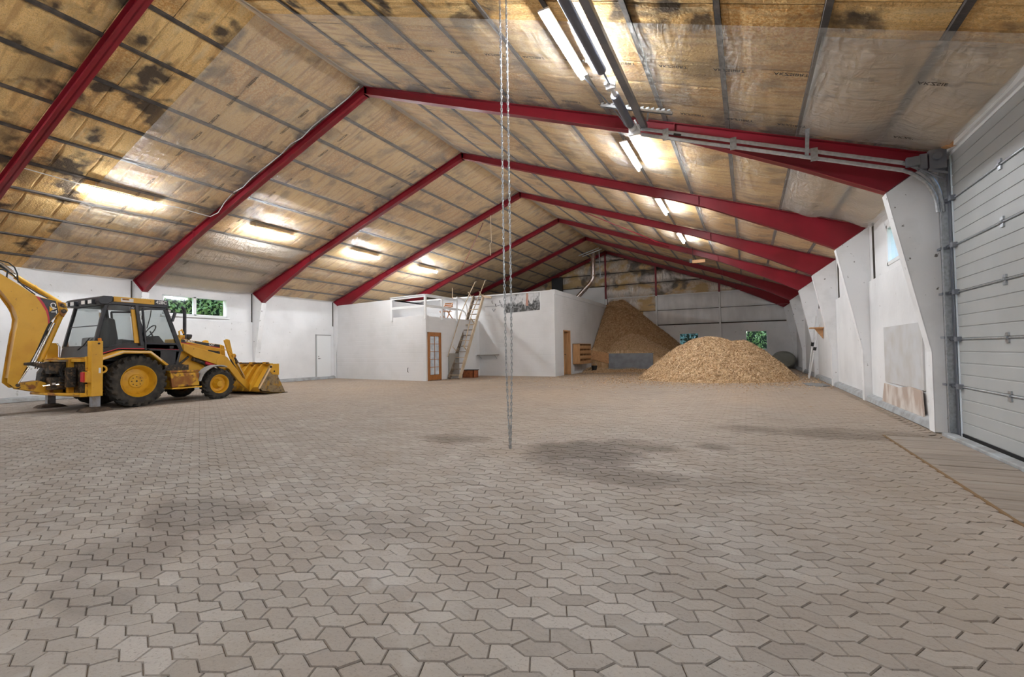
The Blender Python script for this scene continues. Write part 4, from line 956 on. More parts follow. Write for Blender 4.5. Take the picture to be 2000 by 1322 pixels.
# ================================================================ WOOD CHIP HEAPS
def smooth_noise(x, y, seed, f=1.):
    r = np.random.default_rng(seed); s = 0
    for q in range(14):
        k = r.normal(0, 1, 2)*f*(1+q*.35); s = s + np.sin(x*k[0]+y*k[1]+r.uniform(0, 6.28))/(1+q*.4)
    return s/3
def heap(label, name, x0, x1, y0, y1, fn, res, nch, seed, loc, tone=.58):
    X = np.arange(x0, x1, res); Y = np.arange(y0, y1, res); XX, YY = np.meshgrid(X, Y, indexing='ij')
    H = fn(XX, YY); r = np.random.default_rng(seed)
    Hn = H + np.where(H > .02, r.normal(0, .017, H.shape), 0)
    nx, ny = H.shape; I, J = np.meshgrid(np.arange(nx-1), np.arange(ny-1), indexing='ij'); a = (I*ny+J)
    mx = np.maximum.reduce([H[:-1,:-1], H[1:,:-1], H[:-1,1:], H[1:,1:]]); keep = (mx > 0).ravel(); a = a.ravel()[keep]
    V = np.stack([XX, YY, np.maximum(Hn, -.01)], -1).reshape(-1, 3)
    at = np.clip(r.normal(tone, .14, len(V)), 0, 1)
    L = np.array(loc)
    root = mesh_np(name, V - L, [np.stack([a, a+ny, a+ny+1, a+1], 1)], m_chip, None, smooth=False, attr=at); root.location = loc
    tag(root, label, 'wood chips', 'heaps of wood chips')
    # loose chips on the surface
    cx_ = r.uniform(x0-.25, x1+.25, nch*3); cy_ = r.uniform(y0-.25, min(y1+.25, 29.6), nch*3); ch_ = fn(cx_, cy_)
    k = (ch_ > .0) | (r.random(len(cx_)) < .035); cx_, cy_, ch_ = cx_[k][:nch], cy_[k][:nch], np.maximum(ch_[k][:nch], 0)
    n = len(cx_); l, w, t = r.uniform(.025,.065,n), r.uniform(.010,.024,n), r.uniform(.003,.008,n)
    a1, a2 = r.uniform(0, 6.28, n), r.normal(0, .5, n)
    ux_, uy_, uz_ = np.cos(a1)*np.cos(a2), np.sin(a1)*np.cos(a2), np.sin(a2); U = np.stack([ux_,uy_,uz_], 1); Wv = np.stack([-np.sin(a1), np.cos(a1), np.zeros(n)], 1); T = np.cross(U, Wv)
    c = np.stack([cx_, cy_, ch_+.012], 1); vs = []
    for s1, s2, s3 in [(-1,-1,-1),(1,-1,-1),(1,1,-1),(-1,1,-1),(-1,-1,1),(1,-1,1),(1,1,1),(-1,1,1)]:
        vs.append(c + U*(s1*l/2)[:,None] + Wv*(s2*w/2)[:,None] + T*(s3*t/2)[:,None])
    V = np.stack(vs, 1).reshape(-1, 3); q = np.array([(0,3,2,1),(4,5,6,7),(0,1,5,4),(1,2,6,5),(2,3,7,6),(3,0,4,7)])
    Fc = (q[None] + (np.arange(n)*8)[:,None,None]).reshape(-1, 4)
    mesh_np('loose_chips', V - L, [Fc], m_chip, root, kind='stuff', attr=np.repeat(np.clip(r.random(n)*1.3-.15+tone-.55, 0, 1), 8))
    return root
def cone(x, y, cx_, cy_, h, rx, ry, seed, rnd=.25):
    d = np.hypot((x-cx_)/rx, (y-cy_)/ry); d = (np.sqrt(d*d + rnd*rnd) - rnd)/(math.sqrt(1+rnd*rnd) - rnd)
    return h*(1 - d) + .06*smooth_noise(x, y, seed, 1.6)*np.clip(1.3-d, 0, 1)
def f_front(x, y):
    return np.maximum.reduce([cone(x, y, 6.6, 20.4, 1.66, 2.75, 3.1, 3, rnd=.5), cone(x, y, 7.7, 20.3, 1.52, 2.0, 2.8, 4, rnd=.4), cone(x, y, 5.7, 20.7, 1.12, 1.9, 2.4, 5, rnd=.5)]) - .02 + .03*smooth_noise(x, y, 8, 6)
heap('broad pale heap of wood chips spread on open floor at right', 'chip_heap', 3.2, 10.2, 16.6, 24.2, f_front, .055, 30000, 31, (6.8, 20.2, 0))
def f_big(x, y):
    dx = np.where(x > .95, (x-.95)*.90, (.95-x)*.30); dy = (29.55-y)*.86
    h = 4.55 - np.sqrt(dx**2 + dy**2 + .04) + .05*smooth_noise(x, y, 11, 1.6) + .03*smooth_noise(x, y, 18, 5)
    h = h - (.12 + .16*np.clip((4.2-x)*.8, 0, 1))*np.clip((x-.3)*1.2, 0, 1)*np.clip(29.2-y, 0, 9)
    h = np.where(x < .16, np.minimum(h, 4.0), h)
    h = np.where((y < 26.25) & (x >= .95) & (x < 3.5), np.minimum(h, (y-26.15)*9 + .95), h)
    return np.where((y < 26.2) & (x < .95), np.minimum(h, (y-25.62-(x-.14)*.5)*9 + 1.0), h)
heap('tall brown heap of wood chips piled against the gable wall', 'chip_heap', .15, 6.4, 25.5, 29.74, f_big, .065, 17000, 32, (1.5, 28.7, 0), .34)
def f_mid(x, y):
    h = 2.42 - np.sqrt((.62*(x-2.0))**2 + (.92*(y-27.45))**2 + .12) + .03*smooth_noise(x, y, 28, 4)
    return np.minimum(h, np.where(y < 26.12, (y-26.12)*9+.98, 9))
heap('lower rounded heap of wood chips inside the grey trough', 'chip_heap', .16, 4.6, 25.95, 27.9, f_mid, .06, 8000, 33, (1.9, 27, 0))
def f_spill(x, y):
    return np.maximum(cone(x, y, .5, 24.9, .30, 1.5, 1.3, 41, rnd=.3), cone(x, y, 2.4, 25.5, .20, 2.0, 1.1, 42, rnd=.3)) - .04
heap('thin spill of wood chips on floor before the grey trough', 'chip_heap', .15, 4.5, 23.5, 25.98, f_spill, .06, 4500, 34, (1.5, 25, 0))
# scattered chips on the floor
r = np.random.default_rng(55); n = 9000
cx_ = np.concatenate([r.normal(7.0, 2.4, n//2), r.normal(3.5, 3.0, n-n//2)]); cy_ = np.concatenate([r.normal(18.8, 1.8, n//2), r.normal(22.5, 3.0, n-n//2)])
k = (cx_ < 10.15) & (cy_ < 27) & ((cx_ > .15) | ((cy_ < 20) & (cx_ > -4))); cx_, cy_ = cx_[k], cy_[k]; n = len(cx_)
a1 = r.uniform(0, 6.28, n); l, w = r.uniform(.02,.05,n), r.uniform(.008,.02,n); U = np.stack([np.cos(a1),np.sin(a1),np.zeros(n)],1); Wv = np.stack([-np.sin(a1),np.cos(a1),np.zeros(n)],1)
c = np.stack([cx_, cy_, np.full(n, .006)], 1); vs = [c + U*(s1*l/2)[:,None] + Wv*(s2*w/2)[:,None] + np.array([0,0,z_]) for z_ in (-.003,.003) for s1, s2 in ((-1,-1),(1,-1),(1,1),(-1,1))]
V = np.stack(vs, 1).reshape(-1,3); q = np.array([(4,5,6,7),(0,1,5,4),(1,2,6,5),(2,3,7,6),(3,0,4,7)]); o = mesh_np('scattered_chips', V, [(q[None]+(np.arange(n)*8)[:,None,None]).reshape(-1,4)], m_chip, None, kind='stuff', attr=np.repeat(r.random(n), 8))
tag(o, 'loose wood chips strewn over the paving round the heaps', 'wood chips')
# trough + boards
tg = thing('concrete_trough', (2.2, 26.0, 0), 'low blue grey concrete trough holding the smaller chip heap', 'trough')
MB().box(.98,3.42,26.0,26.14,.0,.98).build('front_wall', m_trough, tg, bevel=.02); MB().box(3.30,3.42,26.14,28.2,0,.98).build('side_wall', m_trough, tg, bevel=.02)
MB().cyl((1.0,25.35,.14),(3.3,25.45,.12),.045,10).build('edge_pipe', m_galv, tg)
ob = thing('chipboard_chute', (.15, 25.6, .9), 'orange chipboard sheet slanting between block wall and the grey trough', 'board')
MB().add([(.14,25.52,1.18),(1.0,25.98,1.0),(1.0,25.98,.40),(.14,25.52,.66),(.16,25.50,1.18),(1.02,25.96,1.0),(1.02,25.96,.40),(.16,25.50,.66)], [(0,1,2,3),(7,6,5,4),(0,4,5,1),(1,5,6,2),(2,6,7,3),(3,7,4,0)]).build('sheet', m_osb, ob)
MB().box(.14,.19,25.54,25.60,.0,.68).build('leg', m_wood, ob)
MB().box(.18,1.0,26.15,26.2,0,1.0).build('back_cavity', m_dark, ob)
# rounded tank by the end wall
tk = thing('rounded_tank', (9.72, 29.1, 0), 'olive grey rounded disc shaped tank lying in the far right corner', 'tank')
b = MB(); vs = []; n = 28
prof = [(-.35,.02),(-.35,.46),(-.30,.53),(-.22,.565),(.22,.565),(.30,.53),(.35,.46),(.35,.02)]
b.lathe(prof, (0,0,0), 'y', 36); b.v = [(9.72+v[0], 29.2+v[1], .50+v[2]*.82) for v in b.v]; b.build('shell', m_grn, tk, smooth=True)
# tools on the right wall
for i, (p, q, lb_) in enumerate([((10.05,21.0,.02),(10.28,20.4,2.3),'dirty white pole leaning on right wall, foot nearest the heap'),((10.0,20.3,.02),(10.33,19.9,2.0),'dirty white pole leaning on right wall, upright beside the bracket')]):
    t = thing('leaning_pole', p, lb_, 'pole', 'poles leaning on the right wall'); MB().tube([p, q], .025, 8).build('shaft', m_wcol, t); MB().cyl(tuple(Vector(p).lerp(Vector(q), .52)), tuple(Vector(p).lerp(Vector(q), .58)), .05, 8).build('clamp', m_black, t)
wk = thing('wood_bracket', (10.2, 19.4, 1.8), 'small orange wooden bracket on the right wall above leaning poles', 'bracket'); MB().box(10.0,10.40,19.35,19.85,1.82,1.86).build('shelf_plate', m_osb, wk); MB().prism([(10.38,1.82),(10.12,1.82),(10.38,1.45)], 'y', 19.5, 19.54).build('gusset', m_osb, wk)
mt = thing('floor_mat', (9.7, 16.9, 0), 'flat dark grey plate lying on floor by the right wall', 'plate'); MB().prism([(9.55,17.6),(9.6,16.7),(9.95,16.4),(10.15,16.6),(10.1,17.5),(9.8,17.75)], 'z', .002, .03).build('plate_body', M_('plate_grey', (.24,.24,.24), .8), mt)

# ================================================================ OUTSIDE
gp = bx('ground_outside', m_grass, -60, 60, -60, 70, -.5, -.32, kind='structure')
def hedge(label, c, size, n, seed, m, lsz=.16):
    r = np.random.default_rng(seed); t = thing('hedge', (c[0], c[1], -.3), label, 'hedge', 'greenery outside the windows')
    d = r.normal(0, 1, (n, 3)); d /= np.linalg.norm(d, axis=1)[:,None]; p = d*r.uniform(.86, 1.04, n)[:,None]*np.array(size)/2 + np.array(c)
    a = r.normal(0, 1, (n, 3)); a /= np.linalg.norm(a, axis=1)[:,None]; b_ = np.cross(a, r.normal(0, 1, (n, 3))); b_ /= np.linalg.norm(b_, axis=1)[:,None]
    s = (r.uniform(.5, 1.2, n)*lsz)[:,None]; nn = np.cross(a, b_)*s*.12
    V = np.stack([p-a*s*.6, p+b_*s*.28+nn, p+a*s*.6, p-b_*s*.28+nn], 1).reshape(-1, 3) - np.array((c[0], c[1], -.3))
    i4 = (np.arange(n)*4)[:,None]; F = np.hstack([i4, i4+1, i4+2]); F2 = np.hstack([i4, i4+2, i4+3])
    mesh_np('leaves', V, [np.vstack([F, F2])], m, t, kind='stuff')
    b = MB(); b.lathe([(-1,.01),(-.7,.70),(0,.95),(.7,.70),(1,.01)], (0,0,0), 'z', 16); b.v = [(v[0]*size[0]/2*.86+c[0], v[1]*size[1]/2*.86+c[1], v[2]*size[2]/2*.86+c[2]) for v in b.v]; b.build('stem_mass', m_bark, t, smooth=True)
hedge('bright green leafy tree seen through the left wall windows', (-14.6, 12.5, 4.2), (4.5, 10.5, 10), 36000, 61, m_leaf, .20)
hedge('bluish green shrub seen through the smaller gable window', (4.3, 34.0, 2.0), (6, 4, 7), 14000, 62, m_leaf3, .2)
hedge('green shrub seen through the larger gable window', (10.2, 34.0, 1.5), (6, 4, 6), 7000, 63, m_leaf, .2)
hedge('pale leafy tree seen through the right wall window', (15.0, 13.5, 3.0), (4, 6, 8), 7000, 64, m_leaf2, .22)

# ================================================================ BACKHOE LOADER
XC = -6.35
T = thing('backhoe_loader', (XC, 6.6, 0), 'yellow and black backhoe loader parked along the left white wall with stabilisers down', 'backhoe loader')
def sx(side, d): return XC + side*d       # side +1 = towards the viewer
def PR_(name, poly, x0, x1, m=m_cat, par=T, bevel=.008, **k): return MB().prism(poly, 'x', min(x0,x1), max(x0,x1)).build(name, m, par, bevel=bevel, **k)
# wheels
def wheel(side, xo, cy, R, w, rr, lugs, rear):
    xo = sx(side, xo); xm = xo - side*w/2; cz = R - .01
    b = MB(); h = w/2
    prof = [(-h*.86, rr-.01),(-h*1.0, rr+.05),(-h*1.04, (rr+R)/2),(-h*.95, R*.88),(-h*.75,R*.918),(0,R*.925),(h*.75,R*.918),(h*.95,R*.88),(h*1.04,(rr+R)/2),(h*1.0,rr+.05),(h*.86,rr-.01)]
    b.lathe(prof, (xm, cy, cz), 'x', 44)
    for s in (-1, 1):
        for k in range(lugs):
            a = 2*PI*(k + (.5 if s > 0 else 0))/lugs; da = .30 if rear else .30; dw = .62*2*PI/lugs*.42
            vs = []
            stn = [(.0, 0.0, R*.91, R*1.0), (h*.55, da*.55, R*.905, R*1.0), (h*.98, da*.85, R*.87, R*.965), (h*1.07, da*.95, R*.76, R*.84)]
            for (x, an, r0, r1) in stn:
                for (rd, ww) in ((r0, -dw), (r1, -dw*.7), (r1, dw*.7), (r0, dw)):
                    q = a + s*0 + an + ww; vs.append((xm + s*x, cy + rd*math.cos(q), cz + rd*math.sin(q)))
            fs = [(i*4+j, i*4+j+1, i*4+5+j, i*4+4+j) for i in range(3) for j in range(3)] + [(0,1,2,3),(15,14,13,12)]
            b.add(vs, fs)
    ty = b.build('tyre', m_rubber, T, smooth=True)
    d = side; hw = h*.86
    b = MB()
    if rear: pr = [(-hw,rr),(hw-.0,rr+.012),(hw+.012,rr-.005),(hw-.01,rr-.03),(hw-.10,rr-.055),(.02,rr-.075),(.0,rr-.09),(.03,.17),(.055,.155),(.055,.02),(.055,.0)]
    else: pr = [(-hw,rr),(hw,rr+.01),(hw+.008,rr-.005),(hw-.01,rr-.03),(hw-.06,rr-.045),(.02,rr-.06),(.01,.14),(.06,.12),(.10,.085),(.14,.08),(.145,.0)]
    b.lathe(pr, (xm, cy, cz), 'x', 36, d=d); rm = b.build('rim', m_rim, T, smooth=True)
    b = MB(); nbt = 8
    for k in range(nbt):
        a = 2*PI*k/nbt; q = .105 if rear else .10; o0 = .05 if rear else .06
        b.cyl((xm+d*o0, cy+q*math.cos(a), cz+q*math.sin(a)), (xm+d*(o0+.018), cy+q*math.cos(a), cz+q*math.sin(a)), .012, 6)
    if rear: b.cyl((xm+d*.05,cy,cz),(xm+d*.062,cy,cz),.02,12)
    b.build('wheel_bolts', m_grease, rm)
for s in (1, -1):
    wheel(s, 1.10, 6.12, .63, .40, .385, 22, True)
    wheel(s, 1.06, 8.09, .43, .28, .265, 18, False)
MB().cyl((sx(1,.9),6.12,.62),(sx(-1,.9),6.12,.62),.14,14).build('rear_axle', m_grease, T); MB().cyl((sx(1,.9),8.09,.42),(sx(-1,.9),8.09,.42),.09,12).box(XC-.25,XC+.25,7.95,8.23,.35,.75).build('front_axle', m_grease, T)
# chassis
PR_('chassis', [(5.1,.45),(5.3,.38),(6.4,.50),(9.0,.42),(9.0,.95),(7.3,1.0),(5.2,1.0)], XC-.36, XC+.36, m_grease)
PR_('engine_block', [(7.25,.5),(8.55,.5),(8.55,1.2),(7.25,1.3)], XC-.33, XC+.33, m_grease)
# front fenders
for s in (1, -1):
    a0 = [math.radians(q) for q in range(168, 62, -8)]; cy, cz = 8.06, .42; n = len(a0)
    poly = [(cy+.50*math.cos(a), cz+.50*math.sin(a)) for a in a0] + [(cy+.535*math.cos(a), cz+.535*math.sin(a)) for a in a0[::-1]]
    PR_('front_fender', poly, sx(s,.78), sx(s,1.08), m_fend, bevel=.01, label='grey plastic front fender')
# hood
PR_('hood', [(7.40,1.70),(8.52,1.54),(8.60,1.50),(8.64,1.0),(7.40,1.02)], XC-.40, XC+.40, m_cat, bevel=.03)
PR_('grille_guard', [(8.52,1.53),(8.60,1.50),(8.68,.75),(8.58,.75)], XC-.43, XC+.43, m_cat)
for s in (1, -1):
    PR_('hood_stripe', [(7.42,1.685),(8.48,1.535),(8.48,1.455),(7.42,1.60)], sx(s,.398), sx(s,.408), m_cabk, bevel=0, label='black decal stripe')
    PR_('red_line', [(7.42,1.60),(8.48,1.455),(8.48,1.435),(7.42,1.58)], sx(s,.398), sx(s,.409), m_redd, bevel=0)
    g = PR_('side_grille', [(8.14,1.385),(8.48,1.335),(8.48,1.235),(8.14,1.29)], sx(s,.398), sx(s,.404), m_black, bevel=0)
    for k in range(5): MB().box(min(sx(s,.402),sx(s,.412)),max(sx(s,.402),sx(s,.412)),8.16+k*.065,8.18+k*.065,1.25,1.35).build('louvre', m_cabk, g)
hs = (0, .99, -.14)
text('lettering', 'CAT', .085, (sx(1,.411), 8.24, 1.533), hs, (0,.14,1), m_wtxt, T, offset=.002)
text('lettering', 'TURBO', .082, (sx(1,.411), 7.63, 1.622), hs, (0,.14,1), m_wtxt, T, offset=.002)
# exhaust + intake
ex = MB().tube([(sx(1,.12),7.66,1.55),(sx(1,.12),7.66,2.48),(sx(1,.12),7.63,2.56),(sx(1,.12),7.58,2.60)], .043, 12).build('exhaust_pipe', m_cabk, T, smooth=True); MB().cyl((sx(1,.12),7.66,1.55),(sx(1,.12),7.66,1.72),.06,12).build('exhaust_base', m_grease, ex)
MB().lathe([(0,.05),(.10,.055),(.12,.09),(.20,.115),(.24,.10),(.25,.0)], (sx(1,-.1),7.86,1.60), 'z', 14).build('air_intake', m_cabk, T, smooth=True)
MB().tube([(sx(1,.3),7.45,1.66),(sx(1,.3),7.42,1.9),(sx(1,.28),7.50,1.95),(sx(1,.25),7.56,1.85)], .022, 8).box(XC+.15,XC+.34,7.40,7.55,1.66,1.80).build('valve_block', m_catr, T)
# ---- cab
cabx = .78
cab = MB()
post_w = .055
def post(y0, z0, y1, z1, s, w=.07, m=m_cabk): return MB().bar((sx(s,cabx-.03),y0,z0),(sx(s,cabx-.03),y1,z1),.07,w).build('cab_post', m, T, bevel=.008)
for s in (1, -1):
    post(5.58,2.50, 5.35,1.46, s, .065)
    post(6.16,2.50,6.28,1.5, s, .22); post(6.84,2.50,7.24,1.34, s, .07)
    # lower body side
    PR_('cab_side', [(5.33,1.50),(5.52,1.42),(5.82,1.53),(6.08,1.60),(7.13,1.56),(7.24,1.34),(7.02,.95),(6.80,1.0),(6.45,1.42),(5.80,1.42),(5.33,1.22)], sx(s,cabx-.06), sx(s,cabx), m_cabk)
    PR_('red_line', [(5.42,1.295),(5.82,1.435),(6.34,1.425),(7.21,1.395),(7.21,1.375),(6.34,1.405),(5.82,1.415),(5.42,1.27)], sx(s,cabx-.01), sx(s,cabx+.012), m_redd, bevel=0)
    # quarter glass
    PR_('quarter_glass', [(5.60,2.46),(6.04,2.46),(6.12,1.60),(5.80,1.50),(5.42,1.42)], sx(s,cabx-.035), sx(s,cabx-.028), m_cabglass, bevel=0)
    PR_('yellow_pillar', [(6.06,2.39),(6.18,2.39),(6.25,1.555),(6.14,1.555)], sx(s,cabx-.01), sx(s,cabx+.03), m_cat)
    # door
    dn = PR_('cab_door', [(6.30,2.44),(6.84,2.47),(7.20,1.40),(7.14,.98),(6.98,.95),(6.82,1.04),(6.40,1.42)], sx(s,cabx-.02), sx(s,cabx-.015), m_cabglass, bevel=0, label='door glass with black frame')
    fr_ = [((6.32,2.42),(6.81,2.45)),((6.81,2.45),(7.12,1.54)),((7.12,1.54),(6.39,1.55)),((6.39,1.55),(6.32,2.42)),((7.12,1.54),(7.20,1.36)),((6.39,1.55),(6.38,1.40)),((7.20,1.36),(6.38,1.40)),((7.20,1.36),(7.10,.98)),((7.10,.98),(6.80,1.02)),((6.80,1.02),(6.42,1.42))]
    b = MB()
    for (p, q) in fr_: b.bar((sx(s,cabx-.005),p[0],p[1]),(sx(s,cabx-.005),q[0],q[1]),.04,.05)
    b.prism([(6.38,1.55),(7.12,1.54),(7.21,1.37),(6.38,1.40)], 'x', sx(s,cabx-.02), sx(s,cabx)); b.prism([(7.10,1.38),(7.21,1.38),(7.16,1.1),(7.06,.97)], 'x', sx(s,cabx-.02), sx(s,cabx)); b.prism([(6.40,1.40),(6.72,1.40),(6.74,1.30),(6.72,1.12),(6.66,1.10)], 'x', sx(s,cabx-.02), sx(s,cabx)) 
    b.build('door_frame', m_cabk, dn, bevel=.006)
    MB().box(min(sx(s,cabx),sx(s,cabx+.03)),max(sx(s,cabx),sx(s,cabx+.03)),6.93,7.02,1.42,1.49).build('door_latch', m_black, dn)
    for z in (2.2, 1.68): MB().cyl((sx(s,cabx+.01),6.31,z-.05),(sx(s,cabx+.01),6.31,z+.05),.018,8).build('door_hinge', m_black, dn)
    # rear fender with pale edge
    edge = [(5.33,1.20),(5.76,1.37),(6.36,1.355),(6.76,1.00)]
    b = MB()
    pin = [(5.33,1.13),(5.80,1.30),(6.34,1.29),(6.70,.98)]
    b.prism(edge + pin[::-1], 'x', sx(s,cabx-.05), sx(s,1.12)); b.build('rear_fender', m_cat, T, bevel=.012)
    PR_('pale_stripe', [(5.33,1.185),(5.76,1.355),(6.36,1.342),(6.60,1.13),(6.58,1.10),(6.34,1.315),(5.79,1.33),(5.33,1.15)], sx(s,1.118), sx(s,1.126), m_cream, bevel=0, label='pale cream stripe')
    PR_('wheel_well', [(5.33,1.12),(5.80,1.29),(6.34,1.28),(6.72,.95),(6.72,.7),(6.3,1.05),(5.8,1.1),(5.4,.95)], sx(s,.66), sx(s,.72), m_black, bevel=0)
# roof
PR_('cab_roof', [(5.46,2.50),(5.48,2.62),(5.56,2.66),(6.86,2.665),(6.92,2.60),(6.90,2.52),(6.84,2.47),(5.58,2.47)], XC-.80, XC+.80, m_cabk, bevel=.02)
PR_('roof_rear_cap', [(5.38,2.52),(5.42,2.63),(5.50,2.67),(5.68,2.675),(5.67,2.54),(5.58,2.47),(5.44,2.46)], XC-.86, XC+.86, m_cabk, bevel=.02)
for s in (1, -1):
    PR_('roof_band', [(5.70,2.672),(6.56,2.672),(6.56,2.545),(5.70,2.55)], sx(s,.80), sx(s,.83), m_cat, bevel=.004, label='yellow roof band')
    PR_('roof_band', [(6.565,2.672),(6.88,2.665),(6.88,2.545),(6.565,2.545)], sx(s,.80), sx(s,.825), m_cabk, bevel=.004, label='black model number plate')
    MB().box(min(sx(s,.83),sx(s,.835)),max(sx(s,.83),sx(s,.835)),5.84,6.10,2.56,2.645).build('roof_label', m_wtxt, T)
    MB().box(min(sx(s,.835),sx(s,.838)),max(sx(s,.835),sx(s,.838)),5.87,6.01,2.60,2.64).build('roof_label_band', m_catr, T)
    for k, q0 in enumerate((.18, .50)):
        lp = MB().box(min(sx(s,q0),sx(s,q0+.2)),max(sx(s,q0),sx(s,q0+.2)),5.33,5.42,2.47,2.585).build('work_lamp', m_cabk, T, bevel=.01)
        MB().box(min(sx(s,q0+.02),sx(s,q0+.18)),max(sx(s,q0+.02),sx(s,q0+.18)),5.322,5.334,2.485,2.57).build('lamp_lens', m_lens, lp)
text('lettering', '428C', .115, (sx(1,.827), 6.72, 2.607), (0,1,0), (0,0,1), m_wtxt, T, offset=.003)
text('lettering', 'CAT', .055, (sx(1,cabx+.012), 6.13, 2.425), (0,1,0), (0,0,1), m_wtxt, T, offset=.002)
# rear window frame + glass, rear body
b = MB(); b.bar((XC-.72,5.57,2.47),(XC+.72,5.57,2.47),.05,.05).bar((XC-.74,5.46,1.97),(XC+.74,5.46,1.97),.02,.02).bar((XC-.74,5.35,1.47),(XC+.74,5.35,1.47),.05,.05).build('rear_window_frame', m_cabk, T)
MB().add([(XC-.7,5.35,1.46),(XC+.7,5.35,1.46),(XC+.7,5.57,2.46),(XC-.7,5.57,2.46),(XC-.7,5.356,1.46),(XC+.7,5.356,1.46),(XC+.7,5.576,2.46),(XC-.7,5.576,2.46)], [(0,1,2,3),(7,6,5,4),(0,4,5,1),(1,5,6,2),(2,6,7,3),(3,7,4,0)]).build('rear_glass', m_cabglass, T)
MB().add([(XC-.7,6.86,2.46),(XC+.7,6.86,2.46),(XC+.7,7.22,1.42),(XC-.7,7.22,1.42),(XC-.7,6.866,2.46),(XC+.7,6.866,2.46),(XC+.7,7.226,1.42),(XC-.7,7.226,1.42)], [(0,1,2,3),(7,6,5,4),(0,4,5,1),(1,5,6,2),(2,6,7,3),(3,7,4,0)]).build('windscreen', m_cabglass, T)
PR_('rear_body', [(5.32,1.46),(5.45,1.50),(5.45,1.12),(5.27,1.16)], XC-.76, XC+.76, m_cabk)
PR_('cab_floor', [(5.1,1.0),(7.2,1.0),(7.2,1.12),(5.1,1.15)], XC-.72, XC+.72, m_cabk)
PR_('dash', [(6.85,1.12),(7.22,1.12),(7.2,1.45),(6.95,1.78),(6.8,1.70)], XC-.25, XC+.25, m_seat, bevel=.02)
seat = PR_('driver_seat', [(5.95,1.15),(6.5,1.15),(6.5,1.45),(6.08,1.50),(5.98,2.18),(5.82,2.20),(5.84,1.45)], XC-.26, XC+.26, m_seat, bevel=.05)
PR_('side_console', [(5.9,1.15),(6.5,1.15),(6.5,1.60),(5.95,1.66)], sx(1,.35), sx(1,.6), m_seat, bevel=.03)
PR_('side_console', [(5.48,1.15),(5.66,1.15),(5.66,1.72),(5.52,1.70)], XC-.3, XC+.3, m_seat, bevel=.03)
sw = MB(); cst = Vector((XC, 6.86, 1.90)); ringp = [cst + Vector((.19*math.cos(a), .10*math.sin(a), .16*math.sin(a))) for a in np.linspace(0, 2*PI, 19)]; sw.tube(ringp, .014, 6, caps=False).tube([cst, cst+Vector((0,.12,-.25))], .02, 6); sw.build('steering_wheel', m_black, T)
MB().tube([(sx(1,.55),6.62,2.42),(sx(1,.55),6.60,2.25),(sx(1,.5),6.55,1.95)], .012, 6).build('grab_rail', m_black, T)
# mirror
mi = MB().tube([(sx(1,.78),6.85,2.46),(sx(1,.95),6.93,2.42),(sx(1,1.0),6.96,2.36)], .012, 6).build('mirror_arm', m_black, T)
MB().obox((sx(1,1.0),6.92,2.24),(.10,.05,.26),rot('X',-.3)).build('mirror', m_cabk, mi, bevel=.02)
for s in (1,-1): MB().obox((sx(s,.72),6.93,2.42),(.12,.08,.10)).build('head_lamp', m_lens, T, bevel=.02)
# wiper and indicator
MB().tube([(sx(1,.1),5.30,1.40),(sx(1,.3),5.33,1.50),(sx(1,.5),5.37,1.68)], .012, 6).build('wiper', m_black, T)
for s in (1,-1): MB().obox((sx(s,.84),5.44,1.53),(.10,.045,.28),rot('X',.12)).build('indicator_lamp', m_orange, T, bevel=.015)
# step box / tank
for s in (1,-1):
    sb_ = PR_('tool_box', [(6.86,.78),(7.58,.76),(7.58,.42),(6.90,.40)], sx(s,.55), sx(s,.98), m_catr, bevel=.015, label='rusty yellow step box')
    MB().box(min(sx(s,.975),sx(s,.985)),max(sx(s,.975),sx(s,.985)),6.93,7.40,.47,.68).build('worn_panel', M_('rust_panel', (.30,.115,.02), .6, c2=(.42,.2,.03), ns=9) if s == 1 else bpy.data.materials['rust_panel'], sb_)
    MB().box(min(sx(s,.6),sx(s,1.02)),max(sx(s,.6),sx(s,1.02)),6.88,7.62,.355,.395).build('step_plate', m_cat, sb_, bevel=.006)
    MB().box(min(sx(s,.6),sx(s,.95)),max(sx(s,.6),sx(s,.95)),6.86,7.60,.79,.84).build('top_plate', m_catr, sb_)
MB().box(sx(1,.4),sx(1,.8),6.82,7.4,.84,.98).tube([(sx(1,.7),6.9,1.0),(sx(1,.72),7.1,.95),(sx(1,.66),7.3,1.05),(sx(1,.6),7.5,1.2)], .03, 6).tube([(sx(1,.75),6.95,.9),(sx(1,.75),7.2,1.0),(sx(1,.6),7.45,.95)], .025, 6).build('hose_bundle', m_grease, T)
